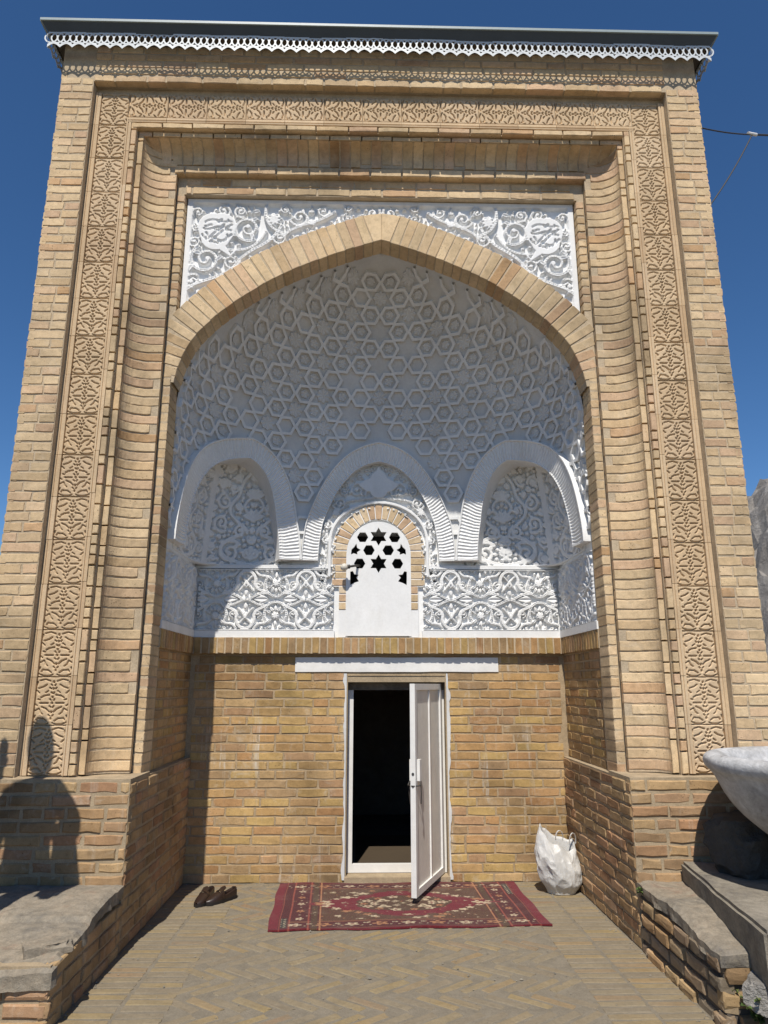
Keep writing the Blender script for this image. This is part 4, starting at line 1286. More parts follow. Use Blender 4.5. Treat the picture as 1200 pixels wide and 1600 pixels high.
# fluted white arches carried on pendants ------------------------------------------------
for ai, (A, ki) in enumerate(zip(ARCHES, KIN)):
    nph, nb_ = 560, 8
    ph = np.linspace(0, math.pi, nph+1)
    lo_ = -np.cos(ph)
    hE = A[4]-A[3]; hI = hE-0.185
    # arc length of the middle line for the flute pitch
    def curve(fr):
        l = lo_*(1-(1-np.where(lo_ < 0, ki[0], ki[1]))*fr)
        t = t_of(l, A); z = A[3] + (hE - 0.185*fr)*arch_g(lo_)
        return t, z
    tm, zm = curve(0.5); pm = shell(tm, zm)
    sl = np.concatenate([[0], np.cumsum(np.linalg.norm(np.diff(pm, axis=0), axis=1))])
    rows = []
    fr_list = [0.0, 0.0, 0.05, 0.10, 0.3, 0.5, 0.7, 0.93, 1.0, 1.0]
    for bi, fr in enumerate(fr_list):
        t, z = curve(fr)
        half = sl[-1]/2
        along = np.minimum(sl, sl[-1]-sl)                  # distance from the foot
        u = (along - 0.30*fr)/0.031
        saw = np.mod(u, 1.0); fl = 0.012*np.abs(saw*2-1)
        fan = np.clip((half-along)/0.05, 0, 1)
        off = 0.055 - (fl*1.0 if 0.08 < fr < 0.95 else 0.0) + (0.008 if fr <= 0.05 and bi else 0)
        if bi == 0: off = np.full(nph+1, -0.02)
        if bi == len(fr_list)-1: off = np.full(nph+1, -0.02)
        off = np.zeros(nph+1) + off
        rows.append(shell(t, z, off))
    V = np.concatenate(rows); n1 = nph+1; f = []
    for b in range(len(rows)-1):
        for i in range(nph):
            f.append((b*n1+i, b*n1+i+1, (b+1)*n1+i+1, (b+1)*n1+i))
    f.append(tuple(b*n1 for b in range(len(rows)))); f.append(tuple(b*n1+nph for b in reversed(range(len(rows)))))
    rim = add('fluted_arch', fixed(V, f, M_STUCCO, 'fluted_arch'), dome, Matrix())
    # smooth soffit reaching back to the flat walls
    ta = A[1]; nrm = np.array([-math.cos(ta)/1.68, math.sin(ta)/DD]); nrm /= np.linalg.norm(nrm)
    t, z = curve(1.0); p0 = shell(t, z, np.full(nph+1, 0.05))[::4]
    p1 = []
    for p, t_ in zip(p0, t[::4]):
        if ai == 1: nr = np.array([0.0, 1.0])
        else:
            nr = np.array([-math.cos(t_)*1.0, math.sin(t_)*1.35]); nr /= np.linalg.norm(nr)
        if ai == 1: L = max(0.0, YN+0.01-p[1])
        else:
            lo2, hi2 = 0.0, 0.6
            for _ in range(24):
                mid = (lo2+hi2)/2
                if niche_F(p[0]+nr[0]*mid, p[1]+nr[1]*mid, p[2]) < 0: lo2 = mid
                else: hi2 = mid
            L = lo2 + 0.05
        p1.append((p[0]+nr[0]*L, p[1]+nr[1]*L, p[2]))
    m = len(p0); V = np.concatenate([p0, np.array(p1)])
    f = [(i, i+1, m+i+1, m+i) for i in range(m-1)]
    add('arch_soffit', mesh_of('arch_soffit', V, f, M_STUCCO, True), rim, Matrix())
# pendant undersides
for s in (-1, 1):
    A, B = ARCHES[0], ARCHES[1]
    tl = float(t_of(np.array(KIN[0][1]), A)); tr = float(t_of(np.array(-KIN[1][0]), B))
    pts = [shell(t_, 2.745, np.array(0.052)) for t_ in np.linspace(tl, tr, 7)]
    nrm = np.array([-math.cos(tl)*1.0, math.sin(tl)*1.35]); nrm /= np.linalg.norm(nrm)
    L = (YN+0.01-pts[0][1])/nrm[1]
    pts.append(np.array([pts[-1][0], YN+0.01, 2.745])); pts.append(np.array([pts[0][0]+nrm[0]*L, YN+0.01, 2.745]))
    v = [(-s*p[0], p[1], zz_) for zz_ in (2.737, 2.752) for p in pts]
    m = len(pts)
    f = [tuple(range(m)), tuple(range(2*m-1, m-1, -1))] + [(i, (i+1) % m, m+(i+1) % m, m+i) for i in range(m)]
    add('pendant_base', fixed(v, f, M_STUCCO, 'pendant_base'), dome, Matrix())
    # foot of the outer rim against the side wall
    t_ = [R(1.6), R(5), float(t_of(np.array(-KIN[0][0]), A))]
    pts = [shell(q_, 2.745, np.array(0.052)) for q_ in t_]
    pts += [np.array([-XN-0.01, pts[-1][1]+0.06, 2.745]), np.array([-XN-0.01, pts[0][1], 2.745])]
    v = [(-s*p[0], p[1], zz_) for zz_ in (2.737, 2.752) for p in pts]; m = len(pts)
    f = [tuple(range(m)), tuple(range(2*m-1, m-1, -1))] + [(i, (i+1) % m, m+(i+1) % m, m+i) for i in range(m)]
    add('pendant_base', fixed(v, f, M_STUCCO, 'pendant_base'), dome, Matrix())
# chamber behind, door, lintel ---------------------------------------------------------
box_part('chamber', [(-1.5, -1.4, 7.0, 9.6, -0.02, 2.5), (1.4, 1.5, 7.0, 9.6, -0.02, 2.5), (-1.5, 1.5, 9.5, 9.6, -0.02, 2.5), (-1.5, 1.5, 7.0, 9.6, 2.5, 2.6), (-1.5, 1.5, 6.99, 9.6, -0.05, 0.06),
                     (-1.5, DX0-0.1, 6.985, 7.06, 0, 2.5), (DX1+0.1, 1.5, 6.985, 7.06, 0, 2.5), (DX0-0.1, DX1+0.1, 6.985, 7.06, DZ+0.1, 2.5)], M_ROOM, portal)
box_part('floor_mat', [(-0.2, 0.55, 7.02, 8.2, 0.058, 0.066)], paint_material('brown_mat', (0.07, 0.05, 0.03), 0.8, 0.3, (0.25, 0.18, 0.08)), portal)
box_part('chamber_walls', [(-2.3, -1.55, 7.0, 9.9, 0, 4.6), (1.55, 2.3, 7.0, 9.9, 0, 4.6), (-1.55, 1.55, 9.65, 9.9, 0, 4.6), (-2.4, 2.4, 7.0, 10.0, 4.6, 4.75)], M_MORTAR, portal)
box_part('rear_wall', [(-2.405, -1.6, 6.9, 7.0, 0, 6.9), (1.6, 2.405, 6.9, 7.0, 0, 6.9), (-1.6, 1.6, 6.98, 7.05, 4.05, 6.9)], M_MORTAR, portal)
# reveal of the doorway, plastered
box_part('door_reveal', [(DX0-0.004, DX0+0.012, YN+0.004, 7.0, 0.0, DZ), (DX1-0.012, DX1+0.004, YN+0.004, 7.0, 0.0, DZ), (DX0, DX1, YN+0.01, 7.0, DZ-0.055, DZ+0.002)], M_MORTAR_LOW, portal)
box_part('threshold', [(DX0, DX1, YN-0.03, 7.0, -0.02, 0.045)], M_MORTAR_LOW, portal)
lint = MB(); lint.box(-0.748, 1.086, YN-0.008, YN+0.05, 1.735, 1.862)
me = lint.mesh('lintel_board', M_PAINT)
bm = bmesh.new(); bm.from_mesh(me); bmesh.ops.subdivide_edges(bm, edges=[e for e in bm.edges if e.calc_length() > 1], cuts=40)
for v in bm.verts: v.co += Vector((0, 0.002*noise.noise(v.co*7), 0.004*noise.noise(v.co*Vector((5, 1, 3)))))
bm.to_mesh(me); bm.free()
add('lintel_board', me, portal, Matrix())
# ragged white plaster along the door edges and over the lintel
for (xa, sg) in ((DX0-0.004, -1), (DX1+0.004, 1)):
    pm = MB(); nz_ = 70; vv = []
    for k in range(nz_+1):
        z_ = 0.02 + 1.70*k/nz_
        w_ = 0.006 + 0.020*max(0, noise.noise(Vector((xa*9, z_*6, 1)))+0.25) + 0.006*noise.noise(Vector((xa, z_*25, 4)))
        w_ = max(0.003, w_*(1.6 if z_ > 1.5 else 1))
        vv += [(xa-sg*0.006, YN-0.010, z_), (xa+sg*w_, YN-0.009, z_), (xa+sg*(w_+0.004), YN+0.008, z_), (xa-sg*0.006, YN+0.05, z_)]
    ff = [(4*k+i, 4*k+i+1, 4*k+i+5, 4*k+i+4) for k in range(nz_) for i in range(3)] + [(4*k+3, 4*k, 4*k+4, 4*k+7) for k in range(nz_)]
    add('jamb_plaster', fixed(vv, ff, M_STUCCO_D, 'jamb_plaster'), portal, Matrix())
# steel frame
dfp = MB()
dfp.box(DX0+0.014, DX0+0.062, YN+0.110, YN+0.160, 0.05, DZ-0.06)
dfp.box(DX1-0.062, DX1-0.014, YN+0.110, YN+0.160, 0.05, DZ-0.06)
dfp.box(DX0+0.062, DX1-0.062, YN+0.110, YN+0.160, 0.05, 0.115)
box_part('door_head', [(DX0+0.014, DX1-0.014, YN+0.105, YN+0.19, DZ-0.125, DZ-0.058)], mortar_material('grey_brown_concrete', (0.20, 0.165, 0.125), 0.4), portal)  # door head in a darker grey-brown than the reveal
dfr = add('door_frame', dfp.mesh('door_frame', M_PAINT), portal, Matrix())
# leaf, opened towards the viewer; local x runs from the hinge to the free edge
hinge = Vector((DX1-0.050, YN+0.10, 0.055)); free = Vector((0.262, 5.925, 0.055))
d = (free-hinge); W_ = d.length; ang = math.atan2(d.y, d.x)
ML = Matrix.Translation(hinge) @ Matrix.Rotation(ang, 4, 'Z')
HL = 1.575
lf = MB()
T_ = 0.042
lf.box(0.02, 0.065, -T_/2, T_/2, 0, HL); lf.box(W_-0.05, W_, -T_/2, T_/2, 0, HL)
lf.box(0.065, W_-0.05, -T_/2, T_/2, 0, 0.05); lf.box(0.065, W_-0.05, -T_/2, T_/2, HL-0.05, HL)
lf.box(0.065+(W_-0.115)*0.44, 0.065+(W_-0.115)*0.44+0.022, -T_/2+0.004, T_/2-0.004, 0.05, HL-0.05)
door = add('door', lf.mesh('door', M_PAINT), portal, ML)
p1 = MB(); p1.box(0.065, 0.065+(W_-0.115)*0.44, -0.006, 0.006, 0.05, HL-0.05)
p2 = MB(); p2.box(0.065+(W_-0.115)*0.44+0.022, W_-0.05, -0.006, 0.006, 0.05, HL-0.05)
for p in (p1, p2): add('door_panel', p.mesh('door_panel', M_DOOR), door, ML)
lk = MB(); lk.box(W_-0.10, W_-0.045, -T_/2-0.022, T_/2+0.022, 0.83, 0.99)
add('lock_case', lk.mesh('lock_case', M_PAINT), door, ML)
kh = MB(); kh.lathe([(0.0, 0.0), (0.011, 0.0), (0.011, 0.004), (0.0, 0.004)], 10, Matrix.Translation((W_+0.0, 0, 0.885)) @ Matrix.Rotation(R(90), 4, 'Y'))
add('keyhole', kh.mesh('keyhole', M_IRON), door, ML)
ch = MB()
for sy in (-1, 1):
    ch.tube([(W_-0.06, sy*0.045, 0.825), (W_-0.03, sy*0.05, 0.80), (W_+0.006, 0, 0.795)], 0.006, 6)
    ch.tube([(W_-0.06, sy*0.045, 0.825), (W_-0.055, sy*0.05, 0.74), (W_-0.065, sy*0.045, 0.66)], 0.0045, 6)
add('chain', ch.mesh('chain', M_IRON), door, ML)
for z in (0.32, 1.28):
    hb = MB(); hb.tube([(0.008, 0.0, z), (0.008, 0.0, z+0.11)], 0.013, 10)
    add('hinge', hb.mesh('hinge', M_PAINT), door, ML)

# eave ---------------------------------------------------------------------------------------
RX = 2.812
YE0, YE1 = 4.83, 4.884
rf = MB()
rf.box(-RX, RX, YE0, 7.3, 6.938, 6.950)
def slab(a, b, c, d_, th, mb):
    a, b, c, d_ = map(Vector, (a, b, c, d_)); n = (b-a).cross(d_-a).normalized()*th
    v = [a, b, c, d_, a+n, b+n, c+n, d_+n]
    mb.put(v, [(0,1,2,3), (7,6,5,4), (0,4,5,1), (1,5,6,2), (2,6,7,3), (3,7,4,0)])
LX = 2.768
slab((-RX, YE0, 6.936), (RX, YE0, 6.936), (LX, YE1+0.006, 6.872), (-LX, YE1+0.006, 6.872), 0.003, rf)
slab((-RX, 7.3, 6.936), (-RX, YE0, 6.936), (-LX, YE1+0.006, 6.872), (-LX, 7.3, 6.872), 0.003, rf)
slab((RX, YE0, 6.936), (RX, 7.3, 6.936), (LX, 7.3, 6.872), (LX, YE1+0.006, 6.872), 0.003, rf)
roof = add('roof', fixed(rf.v, rf.f, M_ROOF, 'roof'), portal, Matrix())
ed = MB(); ed.box(-RX-0.006, RX+0.006, YE0-0.008, YE0+0.004, 6.932, 6.955)
ed.box(-RX-0.010, -RX+0.004, YE0+0.004, 7.3, 6.932, 6.955); ed.box(RX-0.004, RX+0.010, YE0+0.004, 7.3, 6.932, 6.955)
add('roof_edge', ed.mesh('roof_edge', M_ROOFEDGE), roof, Matrix())
so = MB(); so.box(-2.755, 2.755, YE1+0.014, 7.2, 6.872, 6.880)
add('soffit', so.mesh('soffit', M_SOFFIT), roof, Matrix())
def lace_unit():
    """0.1 wide, 0.155 high: overlapping rings over a scalloped hem"""
    mb = MB(); th = 0.0025
    def strip(pts_o, pts_i, closed):
        m = len(pts_o); v = []
        for y in (-th/2, th/2):
            v += [(x, y, z) for x, z in pts_o] + [(x, y, z) for x, z in pts_i]
        f = []
        rng_ = range(m) if closed else range(m-1)
        for i in rng_:
            j = (i+1) % m
            f += [(i, j, m+j, m+i), (2*m+i, 3*m+i, 3*m+j, 2*m+j), (i, 2*m+i, 2*m+j, j), (m+i, m+j, 3*m+j, 3*m+i)]
        mb.put(v, f)
    n = 24
    ro, ri, cz_ = 0.055, 0.0435, 0.096
    for c0, dy in ((-0.025, -0.0007), (0.025, 0.0007)):
        b0 = len(mb.v)
        strip([(c0+ro*math.cos(2*math.pi*k/n), cz_+ro*math.sin(2*math.pi*k/n)) for k in range(n)], [(c0+ri*math.cos(2*math.pi*k/n), cz_+ri*math.sin(2*math.pi*k/n)) for k in range(n)], True)
        mb.v[b0:] = [(x, y+dy, z) for x, y, z in mb.v[b0:]]
    # hem: concave scallop with points hanging at the joints
    o = [(-0.05+0.1*k/10, 0.056 - 0.026*abs(2*k/10-1)**2 ) for k in range(11)]
    i_ = [(-0.05+0.1*k/10, 0.036 - 0.036*abs(2*k/10-1)**1.6) for k in range(11)]
    strip(o, i_, False)
    strip([(-0.05, 0.155), (0.05, 0.155)], [(-0.05, 0.146), (0.05, 0.146)], False)
    return fixed(mb.v, mb.f, M_LACE, 'lace_unit')
LACE = lace_unit()
n = 54; w = 5.53/n
for k in range(n):
    x = -2.765 + w*(k+0.5)
    dz = 0.006*noise.noise(Vector((x*1.7, 0, 3))) + (0.012*max(0, 1-abs(x+0.10)/0.28)) + (0.010*max(0, 1-abs(x+1.85)/0.3))
    M = FR(x, YE1 + (0.0018 if k % 2 else 0) + 0.006*noise.noise(Vector((x*2.3, 1, 7))), 6.722+dz) @ Matrix.Rotation(0.05*noise.noise(Vector((x*3, 4, 1))), 4, 'X') @ Matrix.Diagonal((w/0.1, 1, 1, 1))
    add('lace_unit', LACE, roof, M)
for s in (-1, 1):
    for k in range(22):
        y = YE1 + 0.01 + 0.1*(k+0.5)
        M = frame((s*(2.765+(0.0018 if k % 2 else 0)), y, 6.722+0.004*noise.noise(Vector((y*3, s, 3)))), (-s, 0, 0))
        add('lace_unit', LACE, roof, M)

# ------------------------------------------------------------------ paving
def paver_material():
    t = NT('dusty_paver', 0.95, 0.1)
    r = t.rand()
    base = t.ramp(r, [(0, (0.20,0.165,0.12)), (0.3, (0.235,0.195,0.135)), (0.55, (0.30,0.215,0.09)), (0.7, (0.20,0.17,0.13)), (0.85, (0.31,0.22,0.10)), (1, (0.24,0.15,0.09))])
    a = t.noise(2.2, 6, 0.7, dist=0.3); b = t.noise(40, 5, 0.7); c = t.noise(7, 6, 0.75)
    dust = t.ramp(a, [(0.36, 0.25), (0.62, 0.80)])
    base = t.mix(dust, base, (0.240, 0.200, 0.140))
    base = t.mix(1.0, base, t.ramp(c, [(0.3, 0.84), (0.65, 1.06)]), 'MULTIPLY')
    base = t.mix(1.0, base, t.ramp(b, [(0.3, 0.84), (0.7, 1.08)]), 'MULTIPLY')
    t.color(base); t.bump(t.math('ADD', t.math('MULTIPLY', c, 0.8), t.math('MULTIPLY', b, 0.5)), 0.6, 0.008)
    return t.m
M_PAVER = paver_material()
M_DUST = mortar_material('paving_dust', (0.215, 0.187, 0.143), 0.22)
pv = MB()
pv.box(-XL-0.05, XL+0.05, -4.0, YN+0.02, -0.20, -0.003)
paving = add('paving', pv.mesh('paving', M_DUST), kind='structure')
PF = lambda x, y, a: Matrix.Translation((x, y, 0.0)) @ Matrix.Rotation(a, 4, 'Z') @ frame((0, 0, 0), (0, 0, -1), (0, 1, 0))
plist = []
BL, BW, J = 0.25, 0.062, 0.013
# edge strips of bricks laid across
for s in (-1, 1):
    for col_ in range(2):
        y = 2.9
        while y < 6.55:
            plist.append((s*(XL-0.135-col_*0.262), y+BW/2, 0.0)); y += BW+J
# chevron field, bands of slanting bricks
x0, x1 = -XL+0.54, XL-0.54
bandh = 0.30; y = 2.9; kb = 0
while y < 6.5:
    a = R(38 if kb % 2 else -38)
    st = (BW+J)/abs(math.sin(a))
    x = x0 + 0.03
    while x < x1 - 0.0:
        plist.append((x, y+bandh*0.5*0.62, a)); x += st
    y += (BL*math.sin(R(38)) + BW*math.cos(R(38)) + 0.006); kb += 1
plist = [p for p in plist if p[1] < 6.56]
vis = [p for p in plist if p[1] > 3.75 and not (-0.6 < p[0] < 1.0 and 5.6 < p[1] < 6.55)]
vis.sort(key=lambda p: p[1])
single = set(vis[:300])
rest = MB()
PVM = [fixed(*brick_geo(BL, 0.05, BW, RNG, bev=0.006, jit=0.005), M_PAVER, 'paving_brick') for _ in range(8)]
for p in plist:
    M = PF(p[0], p[1], p[2]+RNG.uniform(-0.02, 0.02)) @ Matrix.Translation((0, RNG.uniform(-0.0015, 0.002), 0))
    if p in single: add('paving_brick', RNG.choice(PVM), paving, M)
    else:
        v, f = brick_geo(BL, 0.05, BW, RNG, bev=0.006, jit=0.005); rest.put(v, f, M)
add('paving_bricks', rest.mesh('paving_bricks', M_PAVER), paving, Matrix(), kind='stuff')
# ------------------------------------------------------------------ platforms beside the paving
def slab_material(name, cols, sc=1.0):
    t = NT(name, 0.95, 0.12)
    a = t.noise(3.2*sc, 6, 0.7, dist=0.5); b = t.noise(22*sc, 5, 0.75); c = t.noise(130, 3, 0.7)
    base = t.ramp(a, [(0.32, cols[0]), (0.45, cols[1]), (0.58, cols[2]), (0.72, cols[3])])
    base = t.mix(1.0, base, t.ramp(b, [(0.28, 0.68), (0.62, 1.08)]), 'MULTIPLY')
    base = t.mix(1.0, base, t.ramp(c, [(0.3, 0.84), (0.7, 1.08)]), 'MULTIPLY')
    t.color(base); t.bump(t.math('ADD', t.math('MULTIPLY', b, 1.0), t.math('MULTIPLY', c, 0.3)), 0.7, 0.012)
    return t.m
M_SLAB = slab_material('worn_cement_top', [(0.15,0.14,0.13), (0.25,0.22,0.175), (0.30,0.255,0.195), (0.29,0.20,0.145)])
M_CONC = slab_material('grey_concrete', [(0.17,0.155,0.135), (0.24,0.215,0.175), (0.28,0.25,0.20), (0.31,0.275,0.225)])

def top_sheet(name, x0, x1, y0, y1, zf, thick, mat, parent, nx=60, ny=34, rag=0.03, seed=0, keep=None):
    """uneven slab top with a ragged edge all round"""
    v = []; f = []
    for j in range(ny+1):
        for i in range(nx+1):
            u, w_ = i/nx, j/ny
            x = x0+(x1-x0)*u; y = y0+(y1-y0)*w_
            ex = min(u, 1-u)*nx; ey = min(w_, 1-w_)*ny
            n_ = noise.noise(Vector((x*7, y*7, seed))); n2 = noise.noise(Vector((x*23, y*23, seed+3)))
            z = zf(x, y) + 0.010*n_ + 0.005*n2
            if ex == 0: x += rag*(n_*0.8+n2*0.5)*(1 if u == 0 else 1)
            if ey == 0: y += rag*(n_*0.8+n2*0.5)
            if min(ex, ey) == 0: z -= 0.012 + 0.010*abs(n2)
            v.append((x, y, z))
    for j in range(ny):
        for i in range(nx):
            a = j*(nx+1)+i; f.append((a, a+1, a+nx+2, a+nx+1))
    # skirt
    rim = [i for i in range(nx+1)] + [j*(nx+1)+nx for j in range(1, ny+1)] + [ny*(nx+1)+i for i in range(nx-1, -1, -1)] + [j*(nx+1) for j in range(ny-1, 0, -1)]
    b = len(v)
    for k, i in enumerate(rim):
        x, y, z = v[i]; n_ = noise.noise(Vector((x*15, y*15, seed+9)))
        v.append((x + 0.0*n_, y + 0.0*n_, z - thick*0.45)); 
    b2 = len(v)
    for k, i in enumerate(rim):
        x, y, z = v[i]; n_ = noise.noise(Vector((x*12, y*12, seed+5)))
        cx_, cy_ = (x0+x1)/2, (y0+y1)/2
        v.append((x + 0.02*n_*(1 if x > cx_ else -1), y + 0.02*n_*(1 if y > cy_ else -1), zf(x, y) - thick))
    m = len(rim)
    for k in range(m):
        k2 = (k+1) % m
        f.append((rim[k], b+k, b+k2, rim[k2])); f.append((b+k, b2+k, b2+k2, b+k2))
    return add(name, fixed(v, f, mat, name), parent, Matrix())

def stone_geo(rx, ry, rz, seed, sub=4, rough=0.42):
    bm = bmesh.new(); bmesh.ops.create_icosphere(bm, subdivisions=sub, radius=1)
    o = Vector((seed*3.7, seed*1.3, seed*0.7))
    for v in bm.verts:
        p = v.co.normalized()
        c = noise.cell_vector(p*1.7+o) if False else Vector((0,0,0))
        k = 1 + rough*noise.noise(p*1.4+o) + rough*0.5*(0.4-abs(noise.noise(p*2.6+o))) + rough*0.22*(0.3-abs(noise.noise(p*6+o))) + rough*0.06*noise.noise(p*15+o)
        # flatten into facets
        q = p*k
        q = Vector((max(-0.82, min(0.82, q.x)), max(-0.82, min(0.82, q.y)), max(-0.75, min(0.72, q.z))))
        v.co = Vector((q.x*rx, q.y*ry, q.z*rz))
    me = bpy.data.meshes.new('stone'); bm.to_mesh(me); bm.free()
    return me
def stone(name, loc, r, seed, mat, label, group=None, rot=0, parent=None, sub=4):
    me = stone_geo(*r, seed, sub); me.materials.append(mat)
    M = Matrix.Translation(loc) @ Matrix.Rotation(rot, 4, 'Z')
    return add(name, me, parent, M, label, 'stone' if label else None, group)

# left
lp = empty('brick_platform', (-2.9, 4.4, 0), 'low brick platform with broken cement top, left of the paving', 'platform')
core = MB(); core.box(-5.2, -XL-REC-0.004, 3.955, 4.975, -0.15, 0.285)
lpc = add('core', core.mesh('core', M_MORTAR_LOW), lp, Matrix())
F = frame((-XL, 3.945, 0), (-1, 0, 0))
lay(lpc, F, courses(1.03, -0.02, 0.30, ch=0.078), M_BRICK_LOW, 0.05, singles=True, jit=0.005, rough=0.006, bev=0.008)
lay(lpc, FR(0, 3.945, 0), courses(3.5, -0.02, 0.215, ch=0.078, u_start=-5.14), M_BRICK_LOW, 0.05, singles=True, jit=0.006, rough=0.006, bev=0.009)
zl = lambda x, y: 0.305 + 0.075*max(0, min(1, (y-4.15)/0.55)) + (0.02 if y > 4.45 else 0) - 0.03*max(0, (4.1-y)/0.15)
top_sheet('cement_top', -5.2, -XL+0.005, 3.93, 4.972, zl, 0.085, M_SLAB, lp, 110, 40, 0.016, 2)
stone('edge_stone', (-1.745, 4.15, 0.308), (0.14, 0.10, 0.040), 5, M_SLAB, None, rot=0.5, parent=lp)
# right
rp = empty('brick_platform', (2.9, 4.4, 0), 'low rough brick platform right of the paving, dark open joints', 'platform')
core = MB(); core.box(XL+REC+0.012, 5.2, 3.90, 4.975, -0.15, 0.33)
rpc = add('core', core.mesh('core', M_SOFFIT), rp, Matrix())
F = frame((XL, 4.97, 0), (1, 0, 0))
rc = []
for (u0, u1, c, d) in courses(1.08, -0.02, 0.33, ch=0.088, lengths=(0.22, 0.26, 0.18), joint=0.016):
    rc.append((u0, u1, c, d))
lay(rpc, F, rc, M_BRICK_STEP, 0.07, singles=True, jit=0.010, rough=0.012, bev=0.016)
lay(rpc, FR(0, 3.895, 0), courses(3.5, -0.02, 0.30, ch=0.10, lengths=(0.2, 0.3, 0.25), joint=0.02, u_start=XL), M_BRICK_STEP, 0.06, singles=True, jit=0.014, rough=0.02, bev=0.02)
zr = lambda x, y: 0.345 + 0.055*max(0, min(1, (y-3.9)/0.5)) 
top_sheet('cement_top', XL-0.005, 5.2, 3.875, 4.972, zr, 0.07, M_SLAB, rp, 110, 40, 0.012, 7)
# concrete step on it
st = MB()
pl_ = [(1.915, 4.962), (1.735, 3.62), (4.6, 3.62), (4.6, 4.962)]
v = [(x, y, 0.0 if y < 3.8 else 0.36) for x, y in pl_]
v = [(x+0.02, y, 0.05) for x, y in pl_] + [(x, y, 0.515) for x, y in pl_]
me = fixed(v, [(3,2,1,0), (4,5,6,7), (0,1,5,4), (1,2,6,5), (2,3,7,6), (3,0,4,7)], M_CONC, 'concrete_step')
bm = bmesh.new(); bm.from_mesh(me)
bmesh.ops.bevel(bm, geom=list(bm.edges), offset=0.018, segments=2, affect='EDGES')
bmesh.ops.triangulate(bm, faces=bm.faces)
for _ in range(4):
    bmesh.ops.subdivide_edges(bm, edges=[e for e in bm.edges if e.calc_length() > 0.09], cuts=1, use_grid_fill=True)
    bmesh.ops.triangulate(bm, faces=bm.faces)
for v_ in bm.verts:
    v_.co += Vector((0.010*noise.noise(v_.co*5), 0.008*noise.noise(v_.co*5+Vector((3,1,2))), 0.009*noise.noise(v_.co*4+Vector((7,7,1)))))
bm.to_mesh(me); bm.free()
add('concrete_step', me, None, Matrix(), 'rough grey concrete step under the stone bowl', 'step')
# rubble and stones in front of the right platform
for k, (x, y, z, r_) in enumerate(((2.02, 3.72, 0.10, (0.20, 0.16, 0.13)), (1.80, 3.78, 0.20, (0.12, 0.10, 0.09)), (1.90, 3.50, 0.04, (0.16, 0.13, 0.09)), (2.25, 3.45, 0.08, (0.22, 0.18, 0.14)), (1.72, 3.62, 0.02, (0.09, 0.08, 0.06)))):
    lab = ['grey rubble stone against the end of the right brick platform', 'small grey stone high at the corner of the right platform', 'flat grey stone lying behind the weeds', 'largest grey rubble stone at the lower right edge', 'little grey stone beside the paving edge by the weeds'][k]
    stone('rubble_stone', (x, y, z), r_, 20+k, M_STONE, lab, 'rubble by the right platform', rot=k*0.8)

# ------------------------------------------------------------------ stone bowl
def bowl_material():
    t = NT('whitewashed_stone', 0.9, 0.2)
    a = t.noise(5, 6, 0.75, dist=0.6); b = t.noise(28, 5, 0.75); c = t.noise(2.0, 4, 0.6)
    base = t.ramp(a, [(0.30, (0.20,0.19,0.185)), (0.40, (0.40,0.40,0.40)), (0.55, (0.50,0.50,0.50)), (0.7, (0.60,0.60,0.59))])
    base = t.mix(t.ramp(c, [(0.50, 0.0), (0.62, 0.6)]), base, (0.25, 0.235, 0.215))
    base = t.mix(1.0, base, t.ramp(b, [(0.28, 0.70), (0.6, 1.04)]), 'MULTIPLY')
    t.color(base); t.bump(t.math('ADD', a, t.math('MULTIPLY', b, 0.6)), 0.6, 0.015)
    return t.m
M_BOWL = bowl_material()
bw = MB()
prof = [(0.15, 0.52), (0.17, 0.60), (0.22, 0.68), (0.31, 0.745), (0.41, 0.82), (0.50, 0.905), (0.57, 1.0), (0.615, 1.08), (0.642, 1.12), (0.668, 1.145), (0.682, 1.18), (0.672, 1.210), (0.635, 1.226), (0.59, 1.218), (0.555, 1.19), (0.53, 1.15), (0.46, 1.10)]
pp = catmull(prof, 4)
BC = (2.56, 4.27, 0)
wob = lambda a, z: 1 + 0.03*noise.noise(Vector((math.cos(a)*1.6, math.sin(a)*1.6, z*3))) + 0.014*noise.noise(Vector((math.cos(a)*5, math.sin(a)*5, z*9)))
bw.lathe([tuple(p) for p in pp], 72, None, wob)
bowl = empty('stone_bowl', (2.56, 4.27, 0.52), 'big whitewashed stone bowl on the concrete step at right edge', 'bowl')
add('basin', bw.mesh('basin', M_BOWL, True), bowl, Matrix.Translation(BC))
soil = MB(); soil.lathe([(0.52, 1.125), (0.4, 1.135), (0.2, 1.15), (0.0, 1.155)], 40, None, lambda a, z: 1)
add('soil', fixed([Vector(v)+Vector((0,0,0.02*noise.noise(Vector(v)*6))) for v in soil.v], soil.f, M_EARTH, 'soil'), bowl, Matrix.Translation(BC))
M_SHADESTONE = rock_material('shaded_stone', (0.05, 0.047, 0.043), (0.12, 0.112, 0.10))  # grey stone with the bowl's shade put into its colour
stone('boulder', (2.26, 4.70, 0.67), (0.30, 0.24, 0.22), 41, M_SHADESTONE, 'rounded grey boulder under the stone bowl, coloured dark for its shade', rot=0.4)
stone('pebble', (2.17, 4.12, 0.56), (0.07, 0.06, 0.055), 44, M_STONE, 'pale fist sized stone on the concrete step below the bowl', rot=1.0)

